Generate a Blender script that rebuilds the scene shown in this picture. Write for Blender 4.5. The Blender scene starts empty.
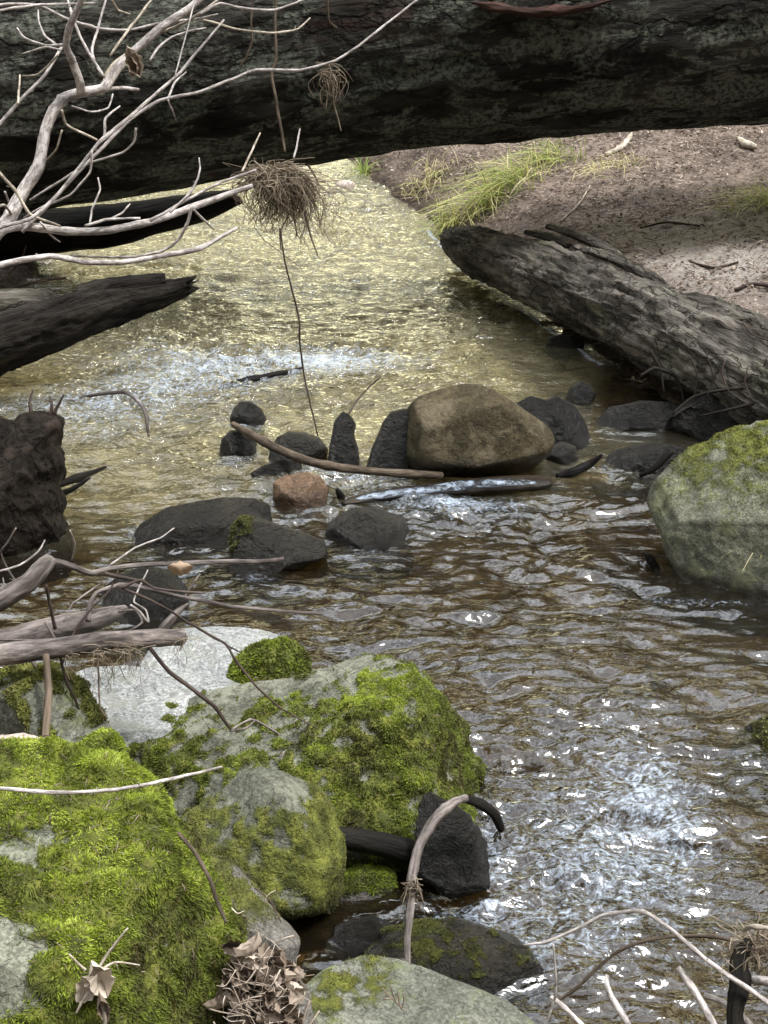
import bpy, bmesh, math, random
import numpy as np
from mathutils import Vector

random.seed(7)
rng = np.random.default_rng(11)
R = math.radians
scene = bpy.context.scene
col = scene.collection

# ------------------------------------------------------------------ camera
H, PITCH, VFOV = 2.2, 25.0, 38.0
FPX = 512 / math.tan(R(VFOV / 2))
cd = bpy.data.cameras.new('camera')
cam = bpy.data.objects.new('camera', cd)
col.objects.link(cam)
cam.location = (0, 0, H)
cam.rotation_euler = (R(90 - PITCH), 0, 0)
cd.sensor_fit = 'VERTICAL'
cd.angle = R(VFOV)
cd.clip_start, cd.clip_end = 0.05, 500
scene.camera = cam
CAM = np.array([0, 0, H])
RT = np.array([1.0, 0, 0])
UP = np.array([0, math.sin(R(PITCH)), math.cos(R(PITCH))])
FW = np.array([0, math.cos(R(PITCH)), -math.sin(R(PITCH))])


def ray(px, py):
    return FW + (px - 384) / FPX * RT + (512 - py) / FPX * UP


def W(px, py, z=0.0):          # point of the level z seen at a pixel
    r = ray(px, py)
    return CAM + r * ((z - H) / r[2])


def P(px, py, d):              # point at depth d
    return CAM + ray(px, py) * d


def depth_at(px, py, z=0.0):
    r = ray(px, py)
    return (z - H) / r[2]


# ------------------------------------------------------------------ noise
_perm = np.random.default_rng(3).permutation(256)
_perm = np.concatenate([_perm, _perm, _perm])
_grad = np.random.default_rng(4).normal(size=(256, 3))
_grad /= np.linalg.norm(_grad, axis=1)[:, None]


def perlin(p):
    p = np.asarray(p, float)
    i = np.floor(p).astype(int)
    f = p - i
    i &= 255
    u = f * f * f * (f * (f * 6 - 15) + 10)
    out = 0
    for dx in (0, 1):
        wx = u[:, 0] if dx else 1 - u[:, 0]
        for dy in (0, 1):
            wy = u[:, 1] if dy else 1 - u[:, 1]
            for dz in (0, 1):
                wz = u[:, 2] if dz else 1 - u[:, 2]
                h = _perm[_perm[_perm[(i[:, 0] + dx) & 255] + ((i[:, 1] + dy) & 255)] + ((i[:, 2] + dz) & 255)]
                g = _grad[h]
                out = out + wx * wy * wz * (g[:, 0] * (f[:, 0] - dx) + g[:, 1] * (f[:, 1] - dy) + g[:, 2] * (f[:, 2] - dz))
    return out * 1.5


def fbm(p, oct=4, gain=.5, lac=2.03):
    p = np.asarray(p, float)
    a, s, o = 1.0, 0, 0
    for k in range(oct):
        o = o + a * perlin(p * lac ** k + 17.3 * k)
        s += a
        a *= gain
    return o / s


def ridged(p, oct=4, gain=.5, lac=2.1):
    p = np.asarray(p, float)
    a, s, o = 1.0, 0, 0
    for k in range(oct):
        o = o + a * (1 - np.abs(perlin(p * lac ** k + 9.1 * k)) * 2)
        s += a
        a *= gain
    return o / s


def sstep(a, b, x):
    t = np.clip((x - a) / (b - a), 0, 1)
    return t * t * (3 - 2 * t)


# ------------------------------------------------------------------ mesh helpers
def mk(name, V, F, mat, parent=None, loc=None, smooth=True, attrs=None):
    """one mesh object; V in world space (or, with a parent, in world space too), origin moved to loc"""
    V = np.asarray(V, float)
    if parent is not None:
        off = np.array(parent['_o'])
    else:
        off = np.array(loc if loc is not None else (V.min(0) + V.max(0)) / 2)
    fl = F if isinstance(F, list) else [F]
    fl = [np.asarray(f, np.int32) for f in fl if len(f)]
    me = bpy.data.meshes.new(name)
    me.vertices.add(len(V))
    me.vertices.foreach_set('co', (V - off).astype(np.float32).ravel())
    nl = sum(f.size for f in fl)
    npoly = sum(len(f) for f in fl)
    me.loops.add(nl)
    me.loops.foreach_set('vertex_index', np.concatenate([f.ravel() for f in fl]))
    me.polygons.add(npoly)
    starts = []
    s = 0
    for f in fl:
        k = f.shape[1]
        starts.append(s + np.arange(len(f)) * k)
        s += f.size
    me.polygons.foreach_set('loop_start', np.concatenate(starts).astype(np.int32))
    me.update(calc_edges=True)
    me.validate()
    if smooth:
        me.polygons.foreach_set('use_smooth', np.ones(len(me.polygons), bool))
    for k, v in (attrs or {}).items():
        v = np.asarray(v, np.float32)
        if v.ndim == 1:
            a = me.attributes.new(k, 'FLOAT', 'POINT')
            a.data.foreach_set('value', v)
        else:
            a = me.attributes.new(k, 'FLOAT_VECTOR', 'POINT')
            a.data.foreach_set('vector', v.ravel())
    me.materials.append(mat)
    o = bpy.data.objects.new(name, me)
    col.objects.link(o)
    if parent is not None:
        o.parent = parent
    else:
        o.location = off
    o['_o'] = [float(x) for x in off]
    return o


def empty(name, loc):
    o = bpy.data.objects.new(name, None)
    col.objects.link(o)
    o.location = loc
    o.empty_display_size = .1
    o['_o'] = [float(x) for x in loc]
    return o


def tag(o, label, cat, group=None, kind=None):
    if label:
        o['label'] = label
    if cat:
        o['category'] = cat
    if group:
        o['group'] = group
    if kind:
        o['kind'] = kind
    return o


class Geo:
    def __init__(s):
        s.V, s.F3, s.F4, s.n, s.A = [], [], [], 0, {}

    def add(s, V, F, **attrs):
        for f in (F if isinstance(F, list) else [F]):
            f = np.asarray(f)
            if len(f):
                (s.F3 if f.shape[1] == 3 else s.F4).append(f + s.n)
        s.V.append(np.asarray(V))
        s.n += len(V)
        for k, v in attrs.items():
            s.A.setdefault(k, []).append(v)

    def build(s, name, mat, parent=None, loc=None, smooth=True):
        F = []
        if s.F3:
            F.append(np.concatenate(s.F3))
        if s.F4:
            F.append(np.concatenate(s.F4))
        return mk(name, np.concatenate(s.V), F, mat, parent, loc, smooth,
                  {k: np.concatenate(v) for k, v in s.A.items()})


def catmull(pts, sub):
    pts = np.asarray(pts, float)
    if len(pts) == 2:
        t = np.linspace(0, 1, sub + 1)[:, None]
        return pts[0] * (1 - t) + pts[1] * t
    q = np.vstack([2 * pts[0] - pts[1], pts, 2 * pts[-1] - pts[-2]])
    out = []
    for i in range(1, len(q) - 2):
        t = np.linspace(0, 1, sub, endpoint=False)[:, None]
        a, b, c, d = q[i - 1], q[i], q[i + 1], q[i + 2]
        out.append(.5 * (2 * b + (c - a) * t + (2 * a - 5 * b + 4 * c - d) * t * t + (3 * b - a - 3 * c + d) * t ** 3))
    out.append(pts[-1:])
    return np.vstack(out)


def frames(C):
    T = np.gradient(C, axis=0)
    T /= np.linalg.norm(T, axis=1)[:, None] + 1e-12
    N = np.zeros_like(T)
    n = np.cross(T[0], [0, 0, 1.0])
    if np.linalg.norm(n) < .1:
        n = np.cross(T[0], [1.0, 0, 0])
    n /= np.linalg.norm(n)
    for i in range(len(T)):
        n = n - T[i] * np.dot(n, T[i])
        n /= np.linalg.norm(n) + 1e-12
        N[i] = n
    return T, N, np.cross(T, N)


def tube(C, rad, sides=8, rough=.06, seed=0., flat=1.0):
    """swept tube with a slightly uneven, knotty skin: V, faces, lc"""
    n = len(C)
    T, N, B = frames(C)
    th = np.linspace(0, 2 * math.pi, sides, endpoint=False)
    s = np.concatenate([[0], np.cumsum(np.linalg.norm(np.diff(C, axis=0), axis=1))])
    S, TH = np.meshgrid(s, th, indexing='ij')
    rr = np.repeat(np.asarray(rad)[:, None], sides, 1)
    q = np.stack([np.cos(TH).ravel() * 1.3 + seed, np.sin(TH).ravel() * 1.3, S.ravel() / (np.mean(rad) * 5 + 1e-6)], 1)
    rr = rr * (1 + rough * 2 * fbm(q, 2).reshape(rr.shape))
    V = C[:, None, :] + N[:, None, :] * (np.cos(TH) * rr)[..., None] + B[:, None, :] * (np.sin(TH) * rr * flat)[..., None]
    lc = np.stack([np.cos(TH) * rr, np.sin(TH) * rr, S + seed], -1).reshape(-1, 3)
    V = V.reshape(-1, 3)
    i = np.arange(n - 1)[:, None] * sides
    j = np.arange(sides)[None, :]
    j2 = (j + 1) % sides
    F = np.stack([i + j, i + j2, i + sides + j2, i + sides + j], -1).reshape(-1, 4)
    V = np.vstack([V, C[0], C[-1] + T[-1] * rad[-1] * .6])
    lc = np.vstack([lc, [0, 0, s[0] + seed], [0, 0, s[-1] + seed]])
    a = n * sides
    jj = np.arange(sides)
    F3 = np.vstack([np.stack([(jj + 1) % sides, jj, np.full(sides, a)], 1),
                    np.stack([(n - 1) * sides + jj, (n - 1) * sides + (jj + 1) % sides, np.full(sides, a + 1)], 1)])
    return V, [F, F3], lc


_sd = [0]


def stick(name, pts, d0, d1=None, mat=None, parent=None, sides=8, sub=7, wob=.35, rough=.07, flat=1.0, buds=0):
    """pts: (px, py, radius in px); depth runs from d0 to d1 along it, or d0 is a list of depths"""
    _sd[0] += 1
    pts = [(p + (2.0,))[:3] for p in pts]
    k_ = {'twig': .66, 'branch': .86, 'trunk': .86, 'stalk': .8, 'root': .9}.get(name, 1.)
    pts = [(a, b, c * k_) for a, b, c in pts]
    n = len(pts)
    ds = np.asarray(d0, float) if np.ndim(d0) else np.linspace(d0, d0 if d1 is None else d1, n)
    X = np.array([P(p[0], p[1], d) for p, d in zip(pts, ds)])
    rm = np.array([p[2] * d / FPX for p, d in zip(pts, ds)])
    A = np.hstack([X, rm[:, None]])
    q = catmull(A, sub)
    tt = np.linspace(0, n - 1, len(q))
    q = .55 * q + .45 * np.stack([np.interp(tt, np.arange(n), A[:, k]) for k in range(4)], 1)
    C, r = q[:, :3], np.maximum(q[:, 3], 3e-4)
    rk = np.random.default_rng(_sd[0])
    for k in range(max(2, n)):               # nodes: slight swellings where side shoots grew
        i0 = rk.integers(0, len(r))
        r = r * (1 + rk.uniform(.05, .2 if name in ('twig', 'branch', 'stick') else .1) * np.exp(-((np.arange(len(r)) - i0) / .9) ** 2))
    s = np.concatenate([[0], np.cumsum(np.linalg.norm(np.diff(C, axis=0), axis=1))])
    amp = wob * np.clip(r, .002, .012)
    fq = s / (np.mean(r) * 14)
    for k in range(3):
        C[:, k] += amp * 1.2 * perlin(np.stack([fq, np.full_like(fq, k * 7.7 + _sd[0] * 3.1), fq * 0], 1))
    g = Geo()
    V, F, lc = tube(C, r, sides, rough, seed=_sd[0] * 1.7, flat=flat)
    g.add(V, F, lc=lc)
    for b in range(buds):                    # little spur twigs
        i = random.randrange(len(C) // 5, len(C))
        L = random.uniform(.006, .020)
        dv = np.array([random.uniform(-1, 1), random.uniform(-.5, .5), random.uniform(-.6, 1)])
        dv /= np.linalg.norm(dv)
        cc = np.array([C[i], C[i] + dv * L * .6, C[i] + dv * L + np.array([0, 0, .004])])
        rb = min(r[i] * .5, .0014)
        V, F, lc = tube(cc, [rb, rb * .8, rb * .4], 5, .1, seed=b)
        g.add(V, F, lc=lc)
    return g.build(name, mat, parent)


# ------------------------------------------------------------------ materials
class NT:
    def __init__(s, name):
        s.m = bpy.data.materials.new(name)
        s.m.use_nodes = True
        s.t = s.m.node_tree
        s.t.nodes.clear()
        s.out = s.t.nodes.new('ShaderNodeOutputMaterial')

    def n(s, typ, props=None, **inp):
        nd = s.t.nodes.new('ShaderNode' + typ)
        for k, v in (props or {}).items():
            setattr(nd, k, v)
        for k, v in inp.items():
            s.set(nd, k, v)
        return nd

    def set(s, nd, k, v):
        key = int(k[1:]) if k[0] == 'i' and k[1:].isdigit() else k.replace('_', ' ')
        sock = nd.inputs[key]
        if isinstance(v, bpy.types.NodeSocket):
            s.t.links.new(v, sock)
        elif isinstance(v, bpy.types.Node):
            s.t.links.new(v.outputs[0], sock)
        else:
            if isinstance(v, tuple) and len(v) == 3 and sock.type == 'RGBA':
                v = v + (1,)
            sock.default_value = v

    def math(s, op, a, b=None, clamp=False):
        nd = s.n('Math', {'operation': op, 'use_clamp': clamp}, i0=a)
        if b is not None:
            s.set(nd, 'i1', b)
        return nd.outputs[0]

    def mix(s, f, a, b, blend='MIX'):
        nd = s.n('MixRGB', {'blend_type': blend}, Fac=f, Color1=a, Color2=b)
        return nd.outputs[0]

    def rng(s, v, a, b, c=0., d=1., smooth=True):
        nd = s.n('MapRange', {'interpolation_type': 'SMOOTHSTEP' if smooth else 'LINEAR'})
        s.set(nd, 'i0', v)
        for i, x in enumerate((a, b, c, d)):
            nd.inputs[i + 1].default_value = x
        return nd.outputs[0]

    def noise(s, vec, scale, detail=4., rough=.55, dist=0.):
        nd = s.n('TexNoise', Vector=vec, Scale=scale, Detail=detail, Roughness=rough, Distortion=dist)
        return nd.outputs['Fac']

    def attr(s, name, out='Fac'):
        return s.n('Attribute', {'attribute_name': name}).outputs[out]

    def scale(s, vec, sx, sy, sz):
        return s.n('Mapping', {'vector_type': 'POINT'}, Vector=vec, Scale=(sx, sy, sz)).outputs[0]

    def bump(s, h, dist, strength=1., normal=None):
        nd = s.n('Bump', Height=h, Distance=dist, Strength=strength)
        if normal is not None:
            s.set(nd, 'Normal', normal)
        return nd.outputs[0]

    def finish(s, shader):
        s.t.links.new(shader if isinstance(shader, bpy.types.NodeSocket) else shader.outputs[0], s.out.inputs[0])
        return s.m


def rock_mat(name, c1, c2, lichen=None, wet=0., wetline=.05, spec=.18, bump=.006, rough=.85, moss1=(.06, .068, .018), moss2=(.16, .17, .035)):
    t = NT(name)
    g = t.n('NewGeometry')
    tc = t.n('TexCoord').outputs['Object']
    pos = g.outputs['Position']
    big = t.noise(tc, 5., 6., .6)
    fine = t.noise(tc, 55., 6., .7)
    spk = t.n('TexVoronoi', {'feature': 'F1'}, Vector=tc, Scale=210.).outputs['Color']
    spkv = t.n('SeparateColor', None, Color=spk).outputs[0]
    c = t.mix(t.rng(big, .35, .66), c1, c2)
    c = t.mix(.75, c, t.n('CombineColor', None, Red=t.rng(fine, .2, .8, .45, 1.45), Green=t.rng(fine, .2, .8, .45, 1.45), Blue=t.rng(fine, .2, .8, .45, 1.45)).outputs[0], 'MULTIPLY')
    sv = t.rng(spkv, 0, 1, 1 - spec * 2, 1 + spec * 2, False)
    c = t.mix(1., c, t.n('CombineColor', None, Red=sv, Green=sv, Blue=sv).outputs[0], 'MULTIPLY')
    if lichen:
        ln = t.noise(tc, 9., 8., .7, .4)
        lm = t.rng(ln, .5, .62)
        c = t.mix(t.math('MULTIPLY', lm, .75), c, lichen)
    # cracks
    cr = t.noise(t.scale(tc, 1, 1, 1.8), 7., 3., .5, 1.2)
    crk = t.rng(t.math('ABSOLUTE', t.math('SUBTRACT', cr, .5)), 0., .010, .72, 1.)
    c = t.mix(1., c, t.n('CombineColor', None, Red=crk, Green=crk, Blue=crk).outputs[0], 'MULTIPLY')
    # moss film under the tufts
    mn = t.noise(tc, 60., 5., .7)
    ma = t.math('ADD', t.attr('moss'), t.math('MULTIPLY', t.math('SUBTRACT', mn, .5), .9))
    mm = t.rng(ma, .22, .62)
    mc = t.mix(t.rng(t.noise(tc, 26., 4.), .35, .65), moss1, moss2)
    c = t.mix(mm, c, mc)
    # wet band above the water
    z = t.n('SeparateXYZ', None, Vector=pos).outputs[2]
    zn = t.math('ADD', z, t.math('MULTIPLY', t.math('SUBTRACT', t.noise(tc, 12., 3.), .5), .07))
    wl = t.rng(zn, wetline + .03, wetline - .02)
    wl = t.math('MAXIMUM', wl, wet)
    dk = t.mix(1., c, (.30, .28, .27), 'MULTIPLY')
    c = t.mix(wl, c, dk)
    ro = t.rng(t.math('ADD', wl, t.math('MULTIPLY', t.math('SUBTRACT', fine, .5), .9)), 0., 1., rough, .16, False)
    h = t.math('ADD', t.math('MULTIPLY', t.noise(tc, 22., 8., .65), 1.), t.math('MULTIPLY', fine, .35))
    h = t.math('ADD', h, t.math('MULTIPLY', crk, .4))
    h = t.math('ADD', h, t.math('MULTIPLY', mm, t.math('MULTIPLY', t.noise(tc, 130., 4.), .9)))
    nb = t.bump(h, bump * 2.6, .9)
    b = t.n('BsdfPrincipled', None, Base_Color=c, Roughness=ro, Normal=nb)
    t.set(b, 'Specular IOR Level', t.rng(wl, 0., .6, .18, .40, False))
    return t.finish(b)


def bark_mat(name, c1, c2, lichen=None, stretch=7., sc=22., wet=0., bump=.012, rough=.85, patch=None, lich_lo=.52, plate=0., psc=9., pst=.28):
    t = NT(name)
    lc = t.attr('lc', 'Vector')
    v = t.scale(lc, 1, 1, 1. / stretch)
    n1 = t.noise(v, sc, 8., .65, .3)
    n2 = t.noise(v, sc * 4, 5., .7)
    big = t.noise(lc, 4., 4.)
    c = t.mix(t.rng(n1, .35, .65), c1, c2)
    c = t.mix(.8, c, t.mix(t.rng(big, .35, .7), (.5, .5, .5), (1.3, 1.3, 1.3)), 'MULTIPLY')
    c = t.mix(.7, c, t.mix(t.rng(n2, .25, .75), (.5, .5, .5), (1.4, 1.4, 1.4)), 'MULTIPLY')
    if lichen:
        lm = t.rng(t.noise(t.scale(lc, 1, 1, .4), 8., 9., .75, .5), lich_lo, lich_lo + .08)
        lm = t.math('MULTIPLY', lm, t.rng(t.noise(lc, 45., 4., .7), .35, .6))
        c = t.mix(t.math('MULTIPLY', lm, .72), c, lichen)
    if patch:
        pm = t.rng(t.noise(t.scale(lc, 1, 1, .3), 2.6, 5., .6, .3), .60, .66)
        c = t.mix(t.math('MULTIPLY', pm, .8), c, patch)
    if plate:
        wv = t.n('VectorMath', {'operation': 'ADD'}, i0=t.scale(lc, 1, 1, pst))
        wn_ = t.n('TexNoise', None, Vector=lc, Scale=7., Detail=4.)
        ws = t.n('VectorMath', {'operation': 'SCALE'}, i0=wn_.outputs['Color'])
        ws.inputs['Scale'].default_value = .16
        t.t.links.new(ws.outputs[0], wv.inputs[1])
        vo = t.n('TexVoronoi', {'feature': 'DISTANCE_TO_EDGE'}, Vector=wv.outputs[0], Scale=psc)
        vc = t.n('TexVoronoi', {'feature': 'F1'}, Vector=wv.outputs[0], Scale=psc)
        pv = t.n('SeparateColor', None, Color=vc.outputs['Color']).outputs[0]
        crk = t.rng(t.math('ADD', vo.outputs['Distance'], t.math('MULTIPLY', t.math('SUBTRACT', n2, .5), .10)), -.01, .07)
        c = t.mix(1., c, t.mix(t.math('ADD', t.math('MULTIPLY', crk, plate), 1 - plate), (.12, .11, .10), (1., 1., 1.)), 'MULTIPLY')
        c = t.mix(plate, c, t.mix(pv, (.55, .55, .56), (1.5, 1.45, 1.4)), 'MULTIPLY')
    g = t.n('NewGeometry')
    z = t.n('SeparateXYZ', None, Vector=g.outputs['Position']).outputs[2]
    wl = t.math('MAXIMUM', t.rng(t.math('ADD', z, t.math('MULTIPLY', t.math('SUBTRACT', big, .5), .06)), .07, .01), wet)
    c = t.mix(wl, c, t.mix(1., c, (.32, .30, .28), 'MULTIPLY'))
    ro = t.rng(wl, 0, 1, rough, .3, False)
    h = t.math('ADD', n1, t.math('MULTIPLY', n2, .4))
    if plate:
        h = t.math('ADD', h, t.math('MULTIPLY', t.math('ADD', crk, t.math('MULTIPLY', pv, .8)), plate))
    b = t.n('BsdfPrincipled', None, Base_Color=c, Roughness=ro, Normal=t.bump(h, bump, .9))
    b.inputs['Specular IOR Level'].default_value = .12
    return t.finish(b)


def tint_mat(name, cols, trans=.25, rough=.7):
    """leaf-sized things: colour by the per-piece attribute tint and the base-to-tip attribute tip"""
    t = NT(name)
    cr = t.n('ValToRGB', None, Fac=t.attr('tint'))
    e = cr.color_ramp.elements
    while len(e) < len(cols):
        e.new(.5)
    for i, c in enumerate(cols):
        e[i].position = i / (len(cols) - 1)
        e[i].color = c + (1,)
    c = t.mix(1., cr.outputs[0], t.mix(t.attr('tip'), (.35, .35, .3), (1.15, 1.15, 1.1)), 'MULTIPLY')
    b = t.n('BsdfPrincipled', None, Base_Color=c, Roughness=rough)
    b.inputs['Specular IOR Level'].default_value = .25
    if trans:
        tr = t.n('BsdfTranslucent', None, Color=c)
        b = t.n('MixShader', None, Fac=trans, i1=b.outputs[0], i2=tr.outputs[0])
    return t.finish(b)


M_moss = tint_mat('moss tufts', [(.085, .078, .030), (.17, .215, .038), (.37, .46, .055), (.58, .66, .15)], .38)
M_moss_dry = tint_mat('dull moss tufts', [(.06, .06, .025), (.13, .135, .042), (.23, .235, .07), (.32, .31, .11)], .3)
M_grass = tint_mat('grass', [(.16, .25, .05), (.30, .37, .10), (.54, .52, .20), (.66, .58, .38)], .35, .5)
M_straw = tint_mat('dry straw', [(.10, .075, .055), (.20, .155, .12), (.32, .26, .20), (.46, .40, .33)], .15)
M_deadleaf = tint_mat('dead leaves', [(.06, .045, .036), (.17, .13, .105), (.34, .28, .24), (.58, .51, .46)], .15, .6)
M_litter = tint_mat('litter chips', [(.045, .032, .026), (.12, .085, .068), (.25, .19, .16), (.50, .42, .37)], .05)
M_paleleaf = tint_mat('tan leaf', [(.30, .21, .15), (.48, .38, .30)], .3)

K_grey = rock_mat('pale grey granite', (.22, .228, .23), (.34, .346, .342), lichen=(.20, .21, .18), wetline=-.2)
K_greym = rock_mat('grey mossy granite', (.085, .088, .068), (.17, .17, .138), lichen=(.22, .225, .175))
K_fg = rock_mat('pale mossy granite', (.085, .09, .062), (.19, .195, .15), lichen=(.26, .27, .22))
K_brown = rock_mat('brown stone', (.040, .033, .018), (.078, .062, .036), lichen=(.12, .10, .065), wetline=.09, bump=.007)
K_red = rock_mat('reddish stone', (.12, .075, .045), (.17, .11, .07), wet=.25)
K_dark = rock_mat('wet dark stone', (.017, .0155, .012), (.052, .047, .036), wet=.55, rough=.7, bump=.016)
K_black = rock_mat('black wet stone', (.007, .0065, .0058), (.022, .020, .017), wet=.6, rough=.6, bump=.018)
K_ledge = rock_mat('dark mossy stone', (.13, .12, .105), (.22, .205, .19), wet=.25)
K_right = rock_mat('dull green granite', (.082, .084, .064), (.165, .168, .125), lichen=(.19, .20, .115), wetline=.04)
K_flat = rock_mat('flat grey stone', (.10, .105, .085), (.18, .18, .15), lichen=(.13, .15, .06))
K_pink = rock_mat('pinkish stone', (.42, .34, .30), (.56, .48, .43), bump=.003, wetline=-.2)

B_big = bark_mat('great trunk bark', (.013, .012, .010), (.036, .034, .029), lichen=(.15, .165, .135), stretch=4., sc=9., bump=.05, patch=(.035, .022, .018), lich_lo=.47, plate=.5, psc=6., pst=.16)
B_rot = bark_mat('rotting log wood', (.040, .034, .028), (.18, .165, .145), lichen=(.20, .205, .15), stretch=8., sc=14., bump=.05, lich_lo=.53, plate=.38, psc=13., pst=.05)
B_snag = bark_mat('dark snag wood', (.010, .008, .007), (.040, .034, .028), stretch=9., sc=16., bump=.03, plate=.12, psc=14., pst=.06)
B_black = bark_mat('black wet wood', (.008, .007, .006), (.022, .019, .016), stretch=6., sc=20., wet=.3, bump=.014)
B_stump = bark_mat('stump wood', (.010, .008, .006), (.034, .026, .020), stretch=6., sc=12., wet=.1, bump=.03, plate=.18, psc=12., pst=.06)
B_pale = bark_mat('pale twig bark', (.22, .19, .18), (.60, .56, .54), stretch=2.5, sc=70., bump=.004, rough=.6)
B_paletan = bark_mat('tan twig bark', (.24, .20, .155), (.58, .52, .44), stretch=2.5, sc=70., bump=.004, rough=.6)
B_grey = bark_mat('grey branch bark', (.075, .062, .057), (.27, .235, .22), stretch=4., sc=34., bump=.010)
B_brown = bark_mat('brown stick bark', (.060, .046, .034), (.15, .118, .088), stretch=4., sc=40., bump=.008)
B_dktwig = bark_mat('dark twig bark', (.045, .032, .028), (.10, .075, .066), stretch=6., sc=50., bump=.0015, rough=.5)
B_tan = bark_mat('tan stake wood', (.11, .085, .064), (.24, .19, .145), stretch=12., sc=40., bump=.004)
B_root = bark_mat('root wood', (.012, .010, .008), (.04, .033, .027), stretch=5., sc=25., bump=.006)
B_plank = bark_mat('wet plank wood', (.035, .028, .022), (.085, .068, .05), stretch=8., sc=20., wet=.8, bump=.006)
B_red = bark_mat('bare red heartwood', (.024, .013, .010), (.085, .046, .037), stretch=9., sc=20., bump=.012)

# ------------------------------------------------------------------ world and sun
SUN_EL, SUN_AZ = 64.0, 112.0     # high, from the right
w = bpy.data.worlds.new('World')
scene.world = w
w.use_nodes = True
wt = w.node_tree
wt.nodes.clear()


def wn(typ, **k):
    nd = wt.nodes.new('ShaderNode' + typ)
    for a, b in k.items():
        setattr(nd, a, b)
    return nd


def wl(a, b):
    wt.links.new(a, b)


def wmath(op, a, b=None, clamp=False):
    nd = wn('Math', operation=op, use_clamp=clamp)
    for i, v in enumerate((a, b)):
        if v is None:
            continue
        if isinstance(v, bpy.types.NodeSocket):
            wl(v, nd.inputs[i])
        else:
            nd.inputs[i].default_value = v
    return nd.outputs[0]


def wrange(v, a, b, c=0., d=1.):
    nd = wn('MapRange', interpolation_type='SMOOTHSTEP')
    wl(v, nd.inputs[0])
    for i, x in enumerate((a, b, c, d)):
        nd.inputs[i + 1].default_value = x
    return nd.outputs[0]


def wmix(f, a, b):
    nd = wn('MixRGB')
    for s, v in zip(nd.inputs, (f, a, b)):
        if isinstance(v, bpy.types.NodeSocket):
            wl(v, s)
        else:
            s.default_value = v if not isinstance(v, tuple) else v + (1,)
    return nd.outputs[0]


sky = wn('TexSky', sky_type='NISHITA', sun_disc=False, sun_elevation=R(SUN_EL), sun_rotation=R(SUN_AZ), air_density=1., dust_density=2.)
gen = wn('TexCoord').outputs['Generated']
sep = wn('SeparateXYZ')
wl(gen, sep.inputs[0])
zz = sep.outputs[2]


def wnoise(scale, detail, rough=.6):
    nd = wn('TexNoise')
    wl(gen, nd.inputs['Vector'])
    nd.inputs['Scale'].default_value = scale
    nd.inputs['Detail'].default_value = detail
    nd.inputs['Roughness'].default_value = rough
    return nd.outputs['Fac']


# the sky between the tree crowns: thin bright cloud over the Nishita blue
fwd = wrange(sep.outputs[1], -.25, .75)
cloudc = wmix(fwd, (27., 27.6, 28.6), (47., 49., 52.))
cloud = wmix(wrange(wnoise(2.6, 5.), .34, .56), sky.outputs[0], cloudc)
# crowns of the surrounding wood, open overhead, close near the horizon
cn = wmath('ADD', wmath('MULTIPLY', wnoise(6., 7., .62), 1.0), wmath('MULTIPLY', wnoise(2.2, 2.), .5))
gap = wmath('EXPONENT', wmath('MULTIPLY', wmath('ADD', wmath('POWER', wmath('MULTIPLY', wmath('ADD', sep.outputs[0], .09), 7.), 2.), wmath('POWER', wmath('MULTIPLY', wmath('SUBTRACT', zz, .31), 9.), 2.)), -1.))  # sky opening added ahead to brighten reflections in the far water
gap = wmath('MULTIPLY', gap, wmath('GREATER_THAN', sep.outputs[1], 0.))
lim = wmath('ADD', wmath('MULTIPLY', zz, .49), wmath('MULTIPLY', gap, .21))  # crown limit, raised at the added sky opening
lim = wmath('ADD', lim, wrange(zz, .72, 1., 0., .22))
crown = wrange(wmath('SUBTRACT', cn, lim), .30, .42)
leaf = wmix(wrange(wnoise(5., 5., .6), .44, .60), (.20, .19, .11), wmix(fwd, (1.8, 1.8, 1.1), (18., 16.4, 10.)))
skycol = wmix(crown, cloud, leaf)
bg = wn('Background')
wl(skycol, bg.inputs['Color'])
bg.inputs['Strength'].default_value = .15
wo = wn('OutputWorld')
wl(bg.outputs[0], wo.inputs[0])

ld = bpy.data.lights.new('sun', 'SUN')
ld.energy = 5.0
ld.angle = R(14)
ld.color = (1., .97, .92)
sun = bpy.data.objects.new('sun', ld)
col.objects.link(sun)
sd = Vector((math.sin(R(SUN_AZ)) * math.cos(R(SUN_EL)), math.cos(R(SUN_AZ)) * math.cos(R(SUN_EL)), math.sin(R(SUN_EL))))
sun.location = sd * 30
sun.rotation_euler = sd.to_track_quat('Z', 'Y').to_euler()

# ------------------------------------------------------------------ terrain
_r = sorted([tuple(W(*p)[:2]) for p in [(345, 165), (385, 195), (432, 228), (475, 268), (560, 338), (640, 388), (705, 435), (775, 520), (850, 650), (900, 800), (960, 1024)]] + [(-.6, 13.5), (-1.2, 20), (-3, 80), (2.2, 1.0), (3, -20)], key=lambda p: p[1])
_l = sorted([tuple(W(*p)[:2]) for p in [(60, 250), (30, 285), (-60, 340), (-130, 430), (-90, 560), (0, 640), (80, 690), (150, 770), (215, 880), (270, 960), (300, 1024)]] + [(-2.9, 11), (-3.2, 14), (-4, 20), (-6, 80), (-.4, 1.6), (-1.6, -20)], key=lambda p: p[1])
RX = np.array([p[0] for p in _r]); RY = np.array([p[1] for p in _r])
LX = np.array([p[0] for p in _l]); LY = np.array([p[1] for p in _l])


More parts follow.
